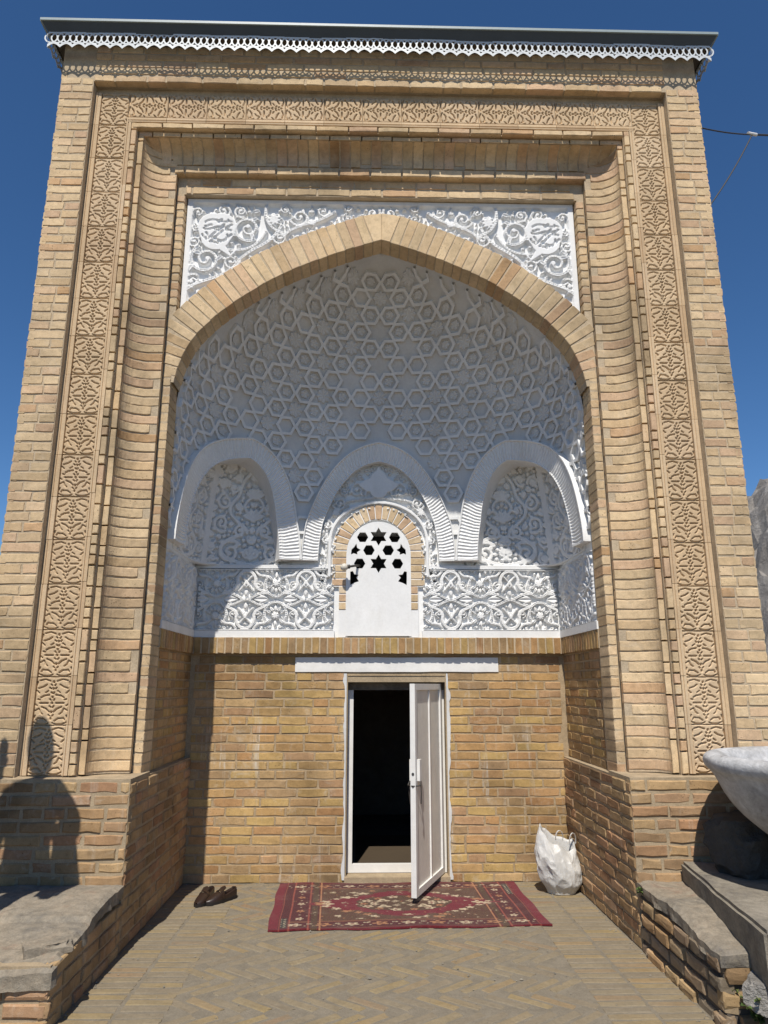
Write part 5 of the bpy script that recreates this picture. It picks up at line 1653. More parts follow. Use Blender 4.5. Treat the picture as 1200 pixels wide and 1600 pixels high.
# ------------------------------------------------------------------ grit on the paving
gm = MB(); gr_ = random.Random(31)
oct_v = [(1,0,0),(-1,0,0),(0,1,0),(0,-1,0),(0,0,1),(0,0,-1)]; oct_f = [(0,2,4),(2,1,4),(1,3,4),(3,0,4),(2,0,5),(1,2,5),(3,1,5),(0,3,5)]
for k in range(420):
    edge = gr_.random() < 0.55
    x = gr_.uniform(-1.6, 1.6); y = gr_.uniform(3.7, 6.5)
    if edge:
        if gr_.random() < 0.5: y = 6.57 - abs(gr_.gauss(0, 0.05))
        else: x = gr_.choice((-1, 1))*(1.62 - abs(gr_.gauss(0, 0.05)))
    r_ = gr_.uniform(0.002, 0.007)*(1.6 if gr_.random() < 0.08 else 1)
    gm.put([(x+v[0]*r_*gr_.uniform(0.6, 1.4), y+v[1]*r_*gr_.uniform(0.6, 1.4), 0.002+max(-0.001, v[2]*r_*gr_.uniform(0.4, 1.0))) for v in oct_v], oct_f)
add('grit', gm.mesh('grit', M_CONC), None, Matrix(), 'fine grit and crumbs scattered over the paving', 'grit', None, 'stuff')

# ------------------------------------------------------------------ carpet
def carpet():
    nx, ny = 340, 200
    FL, FRr, BR_, BL_ = np.array((-0.77, 5.375)), np.array((1.182, 5.446)), np.array((1.140, 6.555)), np.array((-0.824, 6.545))
    u = np.linspace(0, 1, nx+1); w_ = np.linspace(0, 1, ny+1)
    U, Wv = np.meshgrid(u, w_)
    XY = (1-U)[..., None]*(1-Wv)[..., None]*FL + U[..., None]*(1-Wv)[..., None]*FRr + U[..., None]*Wv[..., None]*BR_ + (1-U)[..., None]*Wv[..., None]*BL_
    a = (U-0.5)*1.96; b = (Wv-0.5)*1.16
    # edge wander
    XY[..., 1] += 0.008*np.sin(a*9+1)*(np.abs(b)/0.58)**6*np.sign(-b) + 0.005*np.sin(a*23)*(np.abs(b)/0.58)**8
    XY[..., 0] += 0.006*np.sin(b*11+2)*(np.abs(a)/0.98)**8
    Z = 0.009 + 0.003*np.sin(a*5+b*3)*np.sin(b*6+1) + 0.010*np.clip((np.abs(b)-0.54)/0.04, 0, 1)*(np.sin(a*7+0.5)+0.3)*0.5
    rng = np.random.RandomState(5)
    C = np.zeros((ny+1, nx+1, 3)); crim = np.array((0.150, 0.010, 0.020)); dark = np.array((0.075, 0.012, 0.014)); brn = np.array((0.11, 0.055, 0.03)); crm = np.array((0.50, 0.40, 0.27)); org = np.array((0.26, 0.06, 0.04)); oliv = np.array((0.14, 0.10, 0.055)); tan = np.array((0.36, 0.17, 0.08))
    C[:] = dark
    aa, bb = np.abs(a), np.abs(b)
    def put(m, c, k=1.0): C[m] = C[m]*(1-k) + c*k
    put(aa > 0.915, crim); put(bb > 0.555, crim*0.75)
    for q in (0.905, 0.840, 0.705, 0.625): put(np.abs(aa-q) < 0.0045, org if q > 0.7 else tan)
    for q in (0.545, 0.415, 0.400): put((np.abs(bb-q) < 0.004) & (aa < 0.84), tan, 0.5)
    put((aa > 0.645) & (aa < 0.69), brn*0.7)
    # inner field
    inner = (aa < 0.615) & (bb < 0.395); put(inner, brn*0.9)
    put(inner & (rng.rand(*a.shape) < 0.22), dark, 0.8)
    wob_ = 0.03*np.sin(a*31)*np.cos(b*37)
    hexm = (aa*0.62 + bb*1.25 + wob_ < 0.46) & (bb < 0.32); put(hexm, crim)
    med = ((a/0.36)**2 + (b/0.20)**2 + wob_*3 < 1); put(med, brn*0.75)
    def flowerC(cx, cy, r_, col, n=6, ph=0, el=1.0, ctr=None):
        r_ = r_*0.80
        d = np.hypot((a-cx)/el, b-cy); an = np.arctan2(b-cy, (a-cx)/el)
        m = d < r_*(0.76+0.24*np.cos(n*an+ph)); put(m, col)
        if ctr is not None: put(d < r_*0.28, ctr)
    # medallion: cream buds and curls
    for k in range(14):
        t = 2*math.pi*k/14
        flowerC(0.30*math.cos(t), 0.165*math.sin(t), 0.034 if k % 2 else 0.046, crm if k % 2 == 0 else tan, 5, k, 1.25, crim)
    for sx in (-1, 1):
        for sy in (-1, 1):
            flowerC(sx*0.15, sy*0.075, 0.052, crm, 3, 1.2, 1.4, oliv); flowerC(sx*0.055, sy*0.05, 0.034, crm*0.8, 4, 0, 1.2, dark)
            flowerC(sx*0.22, sy*0.02, 0.035, crm, 5, 0.5, 1.3, crim)
    flowerC(0, 0, 0.04, oliv, 8, 0, 1.3, crm)
    # sprays along the hexagon
    rr = random.Random(9)
    for sx in (-1, 1):
        for sy in (-1, 1):
            for k in range(7):
                q = k/6; x_ = 0.64*(1-q)+0.22*q; y_ = 0.02*(1-q)+0.33*q
                flowerC(sx*(x_+rr.uniform(-.02, .02)), sy*(y_+rr.uniform(-.015, .015)), rr.uniform(0.022, 0.042), crm if rr.random() < 0.65 else tan, 5, rr.uniform(0, 6), rr.uniform(1.2, 2.0), None)
            for k in range(5):
                flowerC(sx*rr.uniform(0.0, 0.55), sy*rr.uniform(0.28, 0.37), rr.uniform(0.015, 0.03), crm*0.9 if rr.random() < 0.6 else oliv*1.6, 4, rr.uniform(0, 6), 1.7)
        flowerC(sx*0.57, 0, 0.055, crm, 4, 0, 1.1, tan)
        for k in range(14):
            flowerC(sx*rr.uniform(0.3, 0.6), rr.uniform(-0.38, 0.38), rr.uniform(0.008, 0.016), crm*0.8, 3, 0, 1.3)
    for k in range(420):
        flowerC(rr.uniform(-0.83, 0.83), rr.uniform(-0.54, 0.54), rr.uniform(0.005, 0.012), [crm*0.8, oliv, tan, dark, crim][rr.randrange(5)], 4, 0, 1.2)
    # border flowers
    for k in range(9):
        x_ = -0.80 + 1.6*k/8
        for sy in (-1, 1):
            flowerC(x_, sy*0.475, 0.048 if k % 2 else 0.042, crm if k % 2 == 0 else tan, 5, k, 1.6, dark if k % 2 else crim)
            for e in (-0.09, 0.09): flowerC(x_+e, sy*0.475+0.02, 0.013, crm*0.85, 3, 0, 1.2); flowerC(x_+e*0.8, sy*0.475-0.025, 0.011, crm*0.7, 3, 0, 1.2)
    for k in range(5):
        y_ = -0.34 + 0.68*k/4
        for sx in (-1, 1):
            flowerC(sx*0.772, y_, 0.040, crm if k % 2 == 0 else tan, 5, k, 1.0, crim)
            flowerC(sx*0.772, y_+0.085, 0.012, crm*0.8, 3, 0, 1)
    # woven labels at two ends
    lab = (a < -0.855) & (a > -0.895) & (b < -0.33) & (b > -0.53); lab2 = (a > 0.855) & (a < 0.895) & (b > 0.22) & (b < 0.50)
    cell = ((np.floor(a/0.010)*7 + np.floor(b/0.013)*13 + np.floor(a/0.01)*np.floor(b/0.013)*5) % 3 == 0)
    for L in (lab, lab2):
        put(L, np.array((0.03, 0.03, 0.028))); put(L & cell, crm*0.9)
    C *= rng.uniform(0.80, 1.15, (ny+1, nx+1, 1))
    C *= (1 - 0.15*rng.rand(*a.shape))[..., None]
    C = C*0.93 + np.array((0.30, 0.26, 0.20))*0.035
    co = np.concatenate([XY, Z[..., None]], -1).reshape(-1, 3)
    idx = np.arange(co.shape[0]).reshape(ny+1, nx+1)
    q = np.stack([idx[:-1,:-1], idx[:-1,1:], idx[1:,1:], idx[1:,:-1]], -1).reshape(-1, 4)
    # edge going down to the floor
    rim = np.concatenate([idx[0, :], idx[1:, -1], idx[-1, -2::-1], idx[-2:0:-1, 0]])
    low = co[rim].copy(); low[:, 2] = 0.001
    b0 = len(co); co2 = np.concatenate([co, low]); m = len(rim)
    sk = np.stack([rim, b0+np.arange(m), b0+(np.arange(m)+1) % m, np.roll(rim, -1)], -1)
    me = mesh_of('carpet', co2, [tuple(int(i) for i in f) for f in np.concatenate([q, sk])], None, True)
    at = me.color_attributes.new('weave', 'FLOAT_COLOR', 'POINT')
    Cf = np.concatenate([C.reshape(-1, 3), C.reshape(-1, 3)[rim]]); Cf = np.concatenate([Cf, np.ones((len(Cf), 1))], 1)
    at.data.foreach_set('color', Cf.astype(np.float32).ravel())
    t = NT('woven_carpet', 1.0, 0.05)
    an = t.node('ShaderNodeVertexColor'); an.layer_name = 'weave'
    n1 = t.noise(300, 2, 0.6); n2 = t.noise(5, 5, 0.7)
    col = t.mix(1.0, an.outputs['Color'], t.ramp(n1, [(0.3, 0.75), (0.7, 1.15)]), 'MULTIPLY')
    col = t.mix(t.ramp(n2, [(0.5, 0.0), (0.75, 0.12)]), col, (0.35, 0.30, 0.23))
    t.color(col); t.bump(n1, 0.5, 0.004)
    t.b.inputs['Sheen Weight'].default_value = 0.15
    me.materials.append(t.m)
    return me
add('carpet', carpet(), None, Matrix(), 'red patterned carpet with cream flowers spread before the open door', 'carpet')

# ------------------------------------------------------------------ shoes
M_LEATHER = paint_material('brown_leather', (0.030, 0.017, 0.012), 0.38, 0.2, (0.08,0.05,0.035), 0.5)
M_SOLE = paint_material('dark_sole', (0.018, 0.014, 0.012), 0.7, 0.1)
M_LINING = paint_material('dark_lining', (0.02, 0.014, 0.011), 0.8, 0.0)
def shoe(loc, rot, mir, label):
    L = 0.285
    root = empty('shoe', loc, label, 'shoe', 'pair of brown shoes')
    M = Matrix.Translation(loc) @ Matrix.Rotation(rot, 4, 'Z') @ Matrix.Diagonal((mir, 1, 1, 1))
    def hw(u): return 0.037*(max(0.0, math.sin(math.pi*min(1, u*0.55+0.10)))**0.6)*(1 + 0.25*math.exp(-((u-0.68)/0.2)**2)) * (1 if u < 0.80 else math.sqrt(max(0.0, 1-((u-0.80)/0.205)**2)))
    def cx_(u): return 0.010*math.sin((u-0.3)*2.4) if u > 0.3 else 0
    def y_(u): return L*(0.5-u)          # heel at +y, toe at -y
    # sole
    us = [k/24 for k in range(25)]
    outl = [(cx_(u)+hw(u)+0.004, y_(u)) for u in us] + [(cx_(u)-hw(u)-0.004, y_(u)) for u in reversed(us)]
    v = [(x, y, z) for z in (0.0, 0.020) for x, y in outl]; m = len(outl)
    f = [tuple(range(m)), tuple(range(2*m-1, m-1, -1))] + [(i, (i+1) % m, m+(i+1) % m, m+i) for i in range(m)]
    add('sole', fixed(v, f, M_SOLE, 'sole'), root, M)
    # upper
    v = []; f = []; ns = 17
    for u in us:
        w = hw(u); c = cx_(u); open_ = 1 if u < 0.50 else max(0, 1-(u-0.50)/0.08)
        hc = 0.062 + 0.012*math.cos(min(1, u/0.5)*math.pi) if u < 0.5 else 0.055
        top = 0.078*(1-max(0, (u-0.5)/0.5)**1.4*0.62) if u >= 0.5 else 0.07
        for k in range(ns):
            s = k/(ns-1)*2-1; a = abs(s); sg = -1 if s < 0 else 1
            # closed: arch over ; open: wall up to the collar then back down inside
            xa = c + sg*w*math.sin(math.pi/2*a)**0.75; za = 0.018 + (top-0.018)*math.cos(math.pi/2*a)**0.85
            if a > 0.5:
                q = (1-a)/0.5; xo = c + sg*w*(1-0.06*q); zo = 0.018 + (hc-0.018)*q
            else:
                q = a/0.5; xo = c + sg*w*(0.85*min(1, q*1.6)); zo = 0.026 + (hc-0.026)*max(0, (q-0.55)/0.45)
            v.append((xa*(1-open_)+xo*open_, y_(u), za*(1-open_)+zo*open_))
    for i in range(len(us)-1):
        for k in range(ns-1):
            a = i*ns+k; f.append((a, a+1, a+ns+1, a+ns))
    f.append(tuple(range(ns)))
    add('upper', fixed(v, f, M_LEATHER, 'upper').copy() if False else mesh_of('upper', v, f, M_LEATHER, True), root, M)
    # heel counter rising behind, and a strap over the tongue
    hb = MB(); hb.put([(math.copysign(hw(0.06), q)*abs(q), y_(0.0)+0.002-0.022*abs(q)**2, z) for z in (0.03, 0.078) for q in (-1, -0.5, 0.0001, 0.5, 1)] , [(i, i+1, 5+i+1, 5+i) for i in range(4)])
    add('heel_counter', mesh_of('heel_counter', hb.v, hb.f, M_LEATHER, True), root, M)
    sb = MB(); pts = []
    for k in range(13):
        a = math.pi*k/12; u = 0.53
        pts.append((cx_(u)+(hw(u)+0.003)*math.cos(a), 0.024+0.060*math.sin(a)**0.8))
    v = [(x, y_(0.53)+dy, z) for dy in (-0.016, 0.016) for x, z in pts] + [(x*0.96, y_(0.53)+dy, z-0.004) for dy in (-0.016, 0.016) for x, z in pts]
    n_ = len(pts)
    f = [(i, i+1, n_+i+1, n_+i) for i in range(n_-1)] + [(2*n_+i, 3*n_+i, 3*n_+i+1, 2*n_+i+1) for i in range(n_-1)] + [(i, 2*n_+i, 2*n_+i+1, i+1) for i in range(n_-1)] + [(n_+i, n_+i+1, 3*n_+i+1, 3*n_+i) for i in range(n_-1)]
    add('strap', fixed(v, f, M_LEATHER, 'strap'), root, M)
    tg = MB(); tg.put([(cx_(0.45)+x, y_(0.53)+y, z) for (x, y, z) in ((-0.026, 0.0, 0.078), (0.026, 0.0, 0.078), (0.024, 0.035, 0.096), (0, 0.045, 0.104), (-0.024, 0.035, 0.096), (-0.026, 0.0, 0.072), (0.026, 0.0, 0.072), (0.024, 0.036, 0.091), (0, 0.046, 0.099), (-0.024, 0.036, 0.091))], [(0,1,2,3,4), (9,8,7,6,5), (0,5,6,1), (1,6,7,2), (2,7,8,3), (3,8,9,4), (4,9,5,0)])
    add('tongue', fixed(tg.v, tg.f, M_LEATHER, 'tongue'), root, M)
shoe((-1.345, 6.07, 0.001), R(-14), 1, 'left of two dark brown slip-on shoes on the paving')
shoe((-1.215, 6.08, 0.001), R(-38), -1, 'right of two dark brown slip-on shoes, turned askew beside the other')

# ------------------------------------------------------------------ plastic sack
def sack():
    nu, nv_ = 220, 130
    rg = random.Random(21)
    cr = []      # creases: sharp valleys and ridges across the surface
    for _ in range(46):
        a0 = rg.uniform(0, 2*math.pi); h0 = rg.uniform(0.05, 1.0); an = rg.choice((rg.uniform(1.1, 2.0), rg.uniform(0.4, 1.1), rg.uniform(-1.1, -0.4))); L = rg.uniform(0.25, 0.8)
        cr.append((a0, h0, math.cos(an), math.sin(an), L, rg.uniform(0.015, 0.045)*rg.choice((-1, 1, 1)), rg.uniform(0.08, 0.22)))
    A_g, Q_g = np.meshgrid(np.linspace(0, 2*np.pi, nu, endpoint=False), np.linspace(0, 1, nv_+1))
    D = np.zeros_like(A_g)
    for j in range(nv_+1):
        for i in range(nu):
            p = Vector((math.cos(A_g[j, i]), math.sin(A_g[j, i]), Q_g[j, i]*1.5))
            p = p + 0.25*Vector((noise.noise(p*1.5), noise.noise(p*1.5+Vector((3, 1, 4))), noise.noise(p*1.5+Vector((8, 2, 6)))))
            D[j, i] = 0.16*(0.33-abs(noise.noise(p*1.35+Vector((1, 7, 2))))) + 0.065*(0.3-abs(noise.noise(p*2.9+Vector((5, 2, 9))))) + 0.012*(0.3-abs(noise.noise(p*6.5)))
    for (a0, h0, dx, dy, L, amp, wd) in cr:
        da = (A_g-a0+np.pi) % (2*np.pi) - np.pi; dq = (Q_g-h0)*1.8
        al = da*dx + dq*dy; ac = -da*dy + dq*dx
        D += amp*np.exp(-np.abs(ac)/wd)*np.clip(1-(np.abs(al)/L)**2, 0, 1)
    ca, sa = np.cos(A_g), np.sin(A_g)
    top = 0.40 + 0.11*np.maximum(0, -ca)**3 + 0.03*np.maximum(0, sa) - 0.05*np.maximum(0, ca) - 0.06*np.maximum(0, -sa)**1.5 + 0.02*np.sin(3*A_g+1) + 0.008*np.sin(7*A_g)
    Z = top*Q_g**0.92
    e = 0.5-0.5*np.cos(np.pi*np.minimum(1, Q_g/0.20))
    bulge = np.sin(np.pi*np.minimum(1, 0.18+Q_g*0.62))
    rx = (0.105+0.065*bulge)*(0.78+0.22*e) - 0.015*Q_g**2; ry = (0.10+0.055*bulge)*(0.78+0.22*e) - 0.075*Q_g**2.5
    k = 1 + D*(0.55+0.45*np.sin(np.pi*Q_g**0.7))*1.7
    X = ca*rx*k - 0.03*Q_g + 0.035*np.maximum(0, Q_g-0.7)*np.maximum(0, ca)*3; Y = sa*ry*k
    Z = np.maximum(0.001, Z)
    v = np.stack([X, Y, Z], -1).reshape(-1, 3).tolist(); f = []
    for j in range(nv_):
        for i in range(nu):
            i2 = (i+1) % nu; f.append((j*nu+i, j*nu+i2, (j+1)*nu+i2, (j+1)*nu+i))
    f.append(tuple(reversed(range(nu))))
    b = len(v)
    for jj in range(1, 9):
        for i in range(nu):
            x, y, z = v[nv_*nu+i]; q = jj/8
            v.append((x*(1-0.16*q)+0.004*math.sin(i*0.5+jj), y*(1-0.25*q), z-0.17*q))
    for jj in range(8):
        r0 = nv_*nu if jj == 0 else b+(jj-1)*nu
        for i in range(nu):
            i2 = (i+1) % nu; f.append((r0+i, r0+i2, b+jj*nu+i2, b+jj*nu+i))
    f.append(tuple(b+7*nu+i for i in range(nu)))
    return v, f
t = NT('white_plastic_weave', 0.32, 0.5)
wv = t.node('ShaderNodeTexWave'); wv.inputs['Scale'].default_value = 90; wv.inputs['Distortion'].default_value = 0.4
t.link(t.stretch(1, 1, 0.2), wv.inputs['Vector'])
nn = t.noise(30, 5, 0.7); n0 = t.noise(6, 4, 0.6)
t.color(t.mix(1.0, (0.62, 0.61, 0.585), t.ramp(n0, [(0.3, 0.72), (0.6, 1.0)]), 'MULTIPLY'))
t.bump(t.math('ADD', nn, t.math('MULTIPLY', wv.outputs['Fac'], 0.12)), 0.35, 0.01)
t.b.inputs['Subsurface Weight'].default_value = 0.35
t.b.inputs['Subsurface Radius'].default_value = (0.06, 0.055, 0.05)
M_SACK = t.m
v, f = sack()
sk = add('plastic_sack', fixed(v, f, M_SACK, 'plastic_sack'), None, Matrix.Translation((1.475, 6.27, 0.0)) @ Matrix.Rotation(0.2, 4, 'Z') @ Matrix.Diagonal((1.0, 0.9, 1.02, 1)), 'crumpled white woven plastic sack slumped in the right corner', 'sack')
sk.data.polygons.foreach_set('use_smooth', [True]*len(sk.data.polygons))

hd_ = MB()
for (cx_, cy_, cz_, rr_, tl) in ((0.105, -0.03, 0.375, 0.042, 0.5), (-0.02, -0.05, 0.41, 0.036, -0.4)):
    pts = [(cx_+rr_*math.cos(a)*0.8, cy_+rr_*math.cos(a)*tl*0.6-0.01*math.sin(a), cz_+rr_*math.sin(a)*1.5) for a in [R(-20+220*k/14) for k in range(15)]]
    n_ = len(pts); v = [(x, y-0.009, z) for x, y, z in pts] + [(x, y+0.009, z) for x, y, z in pts] + [(x*0.99, y+0.009, z-0.003) for x, y, z in pts] + [(x*0.99, y-0.009, z-0.003) for x, y, z in pts]
    hd_.put(v, [(k*n_+i, k*n_+i+1, ((k+1) % 4)*n_+i+1, ((k+1) % 4)*n_+i) for k in range(4) for i in range(n_-1)])
add('handle', fixed(hd_.v, hd_.f, M_SACK, 'handle'), sk, PW[sk.name])

# ------------------------------------------------------------------ lamp, wires
lamp = empty('wall_lamp', (-0.29, YN, 2.68), 'small round white lamp bulb on a dark arm at the window arch', 'lamp')
lb = MB(); lb.lathe([(0.0, -0.036), (0.018, -0.031), (0.031, -0.016), (0.036, 0.0), (0.031, 0.017), (0.018, 0.031), (0.0, 0.036)], 20, Matrix.Translation((-0.315, 6.47, 2.665)) @ Matrix.Rotation(R(90), 4, 'Y'))
add('bulb', fixed(lb.v, lb.f, stucco_material('milk_glass', (0.62, 0.58, 0.50), 0.1, 0.35), 'bulb'), lamp, Matrix())
lamp.children[0].data.polygons.foreach_set('use_smooth', [True]*len(lamp.children[0].data.polygons))
la = MB(); la.tube([(-0.285, 6.47, 2.67), (-0.25, 6.475, 2.675), (-0.215, 6.50, 2.685), (-0.18, 6.60, 2.70), (-0.17, 6.75, 2.71)], 0.011, 8)
la.tube([(-0.292, 6.47, 2.668), (-0.262, 6.472, 2.672)], 0.019, 10)
add('lamp_arm', la.mesh('lamp_arm', M_IRON, True), lamp, Matrix())
def cable(name, a, b, sag, r_, label, n=24):
    a, b = Vector(a), Vector(b)
    pts = [a.lerp(b, k/n) - Vector((0, 0, sag*4*(k/n)*(1-k/n))) for k in range(n+1)]
    mb = MB(); mb.tube(pts, r_, 6)
    add(name, mb.mesh(name, M_IRON), None, Matrix(), label, 'cable', 'overhead cables')
JN = (3.29, 5.3, 6.37)
cable('overhead_cable', (2.70, 5.07, 6.225), JN, 0.015, 0.006, 'thin cable from the upper right pier edge to the joint')
cable('overhead_cable', JN, (14.0, 9.5, 10.9), 0.25, 0.009, 'thicker cable running out of the picture at upper right')
cable('overhead_cable', JN, (2.70, 5.06, 5.46), 0.03, 0.006, 'cable hanging slantwise from the joint down behind the right pier')
jb = MB(); jb.tube([(3.24, 5.28, 6.365), (3.34, 5.32, 6.385)], 0.014, 8)
add('cable_joint', jb.mesh('cable_joint', M_PAINT), None, Matrix(), 'small pale joint sleeve where the cables meet in the sky', 'joint')

# ------------------------------------------------------------------ weeds
t = NT('weed_leaf', 0.7, 0.3)
rnd = t.rand()
t.color(t.ramp(rnd, [(0, (0.045,0.085,0.02)), (0.5, (0.08,0.13,0.03)), (0.8, (0.13,0.15,0.04)), (1, (0.20,0.17,0.06))]))
t.b.inputs['Subsurface Weight'].default_value = 0.0
M_WEED = t.m
def weed(loc, n, h, seed, label):
    rg = random.Random(seed); mb = MB(); sm = MB()
    for k in range(n):
        a = rg.uniform(0, 2*math.pi); le = rg.uniform(0.15, 0.75); L = h*rg.uniform(0.5, 1.1)
        d = Vector((math.cos(a)*le, math.sin(a)*le, 1)).normalized()
        pts = [Vector((0, 0, 0)) + d*L*q + Vector((math.cos(a), math.sin(a), -0.4))*L*0.25*q*q for q in (0, 0.25, 0.5, 0.75, 1)]
        sm.tube(pts, [0.0028, 0.0024, 0.002, 0.0015, 0.0008], 4, False)
        for q in range(10):
            u = rg.uniform(0.2, 1); i = min(3, int(u*4)); p = pts[i].lerp(pts[i+1], u*4-i)
            b = rg.uniform(0, 2*math.pi); ll = rg.uniform(0.018, 0.042); up = rg.uniform(-0.1, 0.6)
            dr = Vector((math.cos(b), math.sin(b), up)).normalized(); sd = dr.cross(Vector((0, 0, 1))).normalized()*ll*0.30
            mb.put([p, p+dr*ll*0.45+sd+Vector((0, 0, 0.004)), p+dr*ll-Vector((0, 0, 0.006)), p+dr*ll*0.45-sd+Vector((0, 0, 0.004))], [(0, 1, 2, 3)])
    root = empty('weed', loc, label, 'plant', 'weeds at the right platform')
    M = Matrix.Translation(loc)
    add('stem', sm.mesh('stem', M_WEED), root, M); add('leaf_mass', mb.mesh('leaf_mass', M_WEED), root, M, kind='stuff')
weed((1.76, 3.80, 0.06), 16, 0.17, 1, 'green weed clump growing highest against the right platform end')
weed((1.70, 3.62, -0.02), 20, 0.16, 2, 'green weed clump lowest at the paving edge, bottom right')
weed((1.84, 3.64, 0.02), 16, 0.17, 3, 'green weed clump among the rubble stones, rightmost')
weed((1.638, 4.90, 0.335), 5, 0.06, 4, 'tiny weed sprouting from the brick joint beside the plinth')
# ------------------------------------------------------------------ two visitors on an added block left of the frame; their shadows fall on the pier
tb = MB(); tb.box(-4.2, -2.34, 2.9, 4.02, -0.1, 1.32)  # made-up block, lifts the visitors so their shadows land on the pier
me = tb.mesh('added_block', M_STONE)
bm = bmesh.new(); bm.from_mesh(me); bmesh.ops.subdivide_edges(bm, edges=list(bm.edges), cuts=8, use_grid_fill=True)
for v_ in bm.verts: v_.co += Vector((-0.02-0.02*noise.noise(v_.co*3), 0.03*noise.noise(v_.co*3+Vector((4,4,4))), 0.01*noise.noise(v_.co*5)))
bm.to_mesh(me); bm.free()
add('added_block', me, None, Matrix(), 'unseen stone block added left of the brick platform to raise the shadow casters', 'terrace')

def skin_mesh(name, pts, edges, mat, sub=2):
    """pts: (x, y, z, rx, ry); grown with the Skin modifier into one mesh"""
    me = bpy.data.meshes.new(name); me.from_pydata([p[:3] for p in pts], edges, [])
    ob = bpy.data.objects.new(name, me); COL.objects.link(ob)
    ob.modifiers.new('skin', 'SKIN')
    for sv_, p in zip(me.skin_vertices[0].data, pts): sv_.radius = (p[3], p[4] if len(p) > 4 else p[3])
    me.skin_vertices[0].data[0].use_root = True
    ss = ob.modifiers.new('sub', 'SUBSURF'); ss.levels = sub; ss.render_levels = sub
    dg = bpy.context.evaluated_depsgraph_get()
    out = bpy.data.meshes.new_from_object(ob.evaluated_get(dg))
    bpy.data.objects.remove(ob); out.name = name
    out.materials.clear(); out.materials.append(mat)
    out.polygons.foreach_set('use_smooth', [True]*len(out.polygons))
    return out
M_SKIN = stucco_material('skin_tone', (0.42, 0.26, 0.18), 0.05, 0.5)
def person(loc, rot, coat_c, trouser_c, hair_c, label, elbow=1):
    root = empty('person', loc, label, 'person', 'visitors on the terrace')
    M = Matrix.Translation(loc) @ Matrix.Rotation(rot, 4, 'Z')
    mc = stucco_material('coat_cloth', coat_c, 0.2, 0.9); mt = stucco_material('trouser_cloth', trouser_c, 0.2, 0.9); mh = stucco_material('hair', hair_c, 0.1, 0.6)
    # faces +y (towards the portal); x to the right
    P = [(0, 0, 0.92, 0.15, 0.11), (0, 0, 1.10, 0.135, 0.10), (0, 0, 1.28, 0.16, 0.11), (0, 0, 1.40, 0.10, 0.08), (0, 0.05, 1.48, 0.052, 0.052), (0, 0.11, 1.54, 0.052, 0.056)]
    E_ = [(0,1), (1,2), (2,3), (3,4), (4,5)]
    def chain(start, pts):
        k = start
        for p in pts:
            P.append(p); E_.append((k, len(P)-1)); k = len(P)-1
        return k
    hands = []
    for s in (-1, 1):
        if s == elbow: arm = [(s*0.17, 0, 1.38, 0.055), (s*0.26, 0.0, 1.20, 0.045), (s*0.31, 0.02, 1.10, 0.040), (s*0.25, 0.08, 1.01, 0.033), (s*0.19, 0.10, 0.97, 0.026)]
        else: arm = [(s*0.17, 0, 1.38, 0.055), (s*0.21, 0.0, 1.20, 0.045), (s*0.23, 0.03, 1.07, 0.040), (s*0.22, 0.14, 1.14, 0.034), (s*0.17, 0.26, 1.22, 0.026)]
        k = chain(2, arm); hx, hy, hz = P[k][:3]
        d = (Vector(P[k][:3]) - Vector(P[k-1][:3])).normalized(); side = d.cross(Vector((0, 0, 1))).normalized()
        palm = Vector((hx, hy, hz)) + d*0.055
        kp = chain(k, [(*palm, 0.028, 0.018)])
        for q, L in zip((-1.5, -0.5, 0.5, 1.5), (0.055, 0.068, 0.064, 0.048)):
            b = palm + side*q*0.013 + d*0.02
            chain(kp, [(*b, 0.0095), (*(b+d*L*0.55), 0.0085), (*(b+d*L*0.85-Vector((0, 0, L*0.45))), 0.0075)])
        th = palm - d*0.03 + side*0.024*(-s)
        chain(kp, [(*th, 0.011), (*(th+d*0.035+side*0.012*(-s)), 0.009)])
        leg = [(s*0.09, 0, 0.84, 0.085), (s*0.10, 0.01, 0.48, 0.058), (s*0.10, -0.01, 0.28, 0.052), (s*0.10, -0.01, 0.07, 0.036), (s*0.11, 0.10, 0.035, 0.036), (s*0.115, 0.17, 0.025, 0.025)]
        chain(0, leg)
    add('body', skin_mesh('body', P, E_, M_SKIN), root, M)
    # head with face
    bm = bmesh.new(); bmesh.ops.create_icosphere(bm, subdivisions=4, radius=1)
    for v in bm.verts:
        p = v.co.copy(); x, y, z = p
        w = 0.076*(1 - 0.22*max(0, -z)**1.5); dp = 0.095*(1-0.05*max(0, -z)); h = 0.118
        q = Vector((x*w, y*dp, z*h))
        if y > 0:
            q.y += 0.022*math.exp(-((x/0.16)**2 + ((z+0.12)/0.20)**2))          # nose
            for s in (-1, 1): q.y -= 0.010*math.exp(-(((x-s*0.38)/0.17)**2 + ((z-0.05)/0.13)**2))  # eye sockets
            q.y += 0.006*math.exp(-((x/0.28)**2 + ((z+0.48)/0.05)**2)) - 0.005*math.exp(-((x/0.28)**2 + ((z+0.55)/0.025)**2))  # mouth
            q.y += 0.008*math.exp(-((x/0.3)**2 + ((z+0.8)/0.15)**2))            # chin
        for s in (-1, 1): q.x += s*0.014*math.exp(-(((x-s*0.98)/0.15)**2 + ((y+0.05)/0.16)**2 + ((z+0.05)/0.24)**2))   # ears
        v.co = q
    me = bpy.data.meshes.new('head'); bm.to_mesh(me); bm.free(); me.materials.append(M_SKIN); me.polygons.foreach_set('use_smooth', [True]*len(me.polygons))
    MH = M @ Matrix.Translation((0, 0.13, 1.625)) @ Matrix.Rotation(R(-14), 4, 'X')
    hd = add('head', me, root, MH)
    bm = bmesh.new(); bmesh.ops.create_icosphere(bm, subdivisions=4, radius=1)
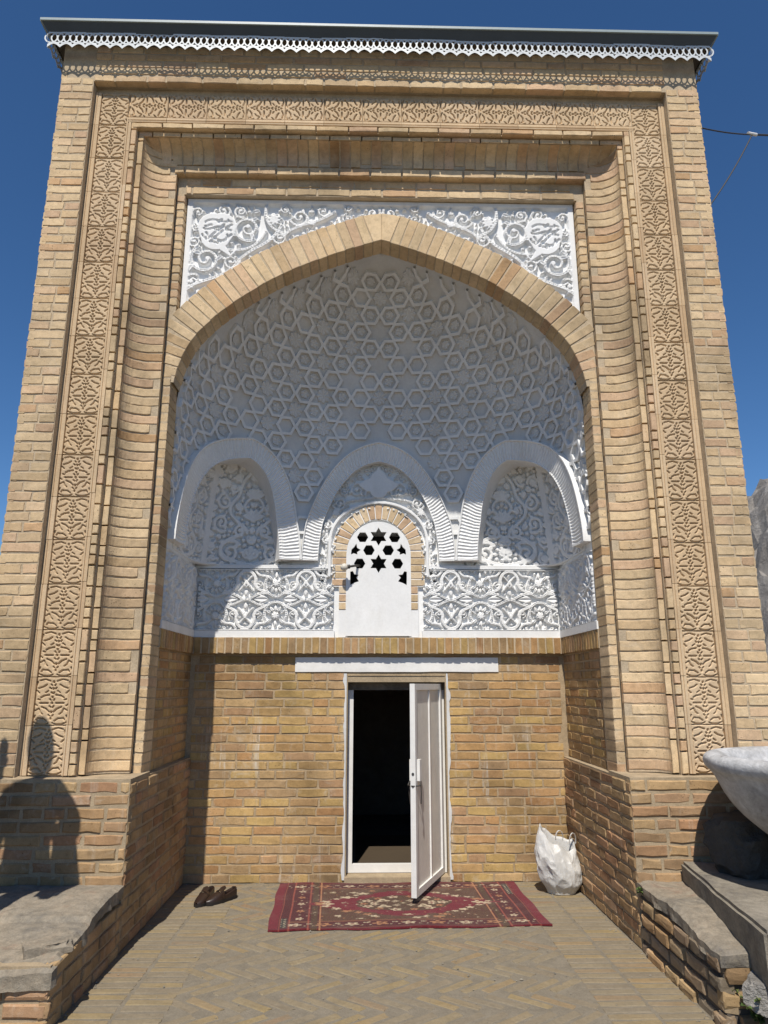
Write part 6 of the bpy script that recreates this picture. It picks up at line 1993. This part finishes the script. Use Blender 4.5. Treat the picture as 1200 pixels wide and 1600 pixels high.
    for v in bm.verts:
        x, y, z = v.co
        v.co = Vector((x*0.086, y*0.104-0.008, z*0.126+0.006)) * (1 + 0.03*noise.noise(v.co*6))
        if y > 0.35 and z < 0.55: v.co *= 0.80
    me = bpy.data.meshes.new('hair'); bm.to_mesh(me); bm.free(); me.materials.append(mh)
    add('hair', me, hd, MH)
    for s in (-1, 1):
        eb = MB(); eb.lathe([(0, -0.009), (0.007, -0.006), (0.009, 0), (0.007, 0.006), (0, 0.009)], 10, Matrix.Translation((s*0.029, 0.083, 0.006)))
        add('eye', fixed(eb.v, eb.f, M_DARK, 'eye'), hd, MH)
    # clothes
    cp = [(0, 0, 1.10, 0.155, 0.12), (0, 0, 1.28, 0.18, 0.128), (0, 0, 1.38, 0.085, 0.075), (0, 0, 0.92, 0.185, 0.14), (0, 0, 0.72, 0.215, 0.17)]
    ce = [(0, 1), (1, 2), (0, 3), (3, 4)]
    for s in (-1, 1):
        b = len(cp)
        if s == elbow: arm = [(s*0.165, 0, 1.36, 0.066), (s*0.26, 0.0, 1.20, 0.062), (s*0.31, 0.02, 1.10, 0.056), (s*0.25, 0.08, 1.01, 0.046)]
        else: arm = [(s*0.165, 0, 1.36, 0.066), (s*0.21, 0.0, 1.20, 0.062), (s*0.23, 0.03, 1.07, 0.056), (s*0.22, 0.14, 1.14, 0.046)]
        cp += arm; ce += [(1, b), (b, b+1), (b+1, b+2), (b+2, b+3)]
    add('coat', skin_mesh('coat', cp, ce, mc), root, M)
    if elbow == 1:  # bag added only to widen this figure's cast shadow
        bg_ = MB(); bg_.box(0.20, 0.335, -0.16, 0.16, 0.55, 1.00); bm = bmesh.new(); mm = bg_.mesh('shadow_bag', mt); bm.from_mesh(mm); bmesh.ops.bevel(bm, geom=list(bm.edges), offset=0.04, segments=3, affect='EDGES'); bm.to_mesh(mm); bm.free()
        add('shadow_bag', mm, root, M)
    tp = [(0, 0, 0.90, 0.155, 0.12)]; te = []
    for s in (-1, 1):
        b = len(tp); tp += [(s*0.09, 0, 0.80, 0.098), (s*0.10, 0.01, 0.48, 0.075), (s*0.10, -0.01, 0.10, 0.06)]; te += [(0, b), (b, b+1), (b+1, b+2)]
    add('trousers', skin_mesh('trousers', tp, te, mt), root, M)
person((-2.45, 3.78, 1.325), R(8), (0.05, 0.06, 0.10), (0.03, 0.03, 0.035), (0.02, 0.015, 0.012), 'person in a dark blue coat, hand on hip, nearest the portal on the added block')
person((-3.14, 3.72, 1.325), R(-20), (0.22, 0.10, 0.07), (0.06, 0.05, 0.045), (0.03, 0.02, 0.015), 'person in a rust coat standing farther left on the added block', -1)
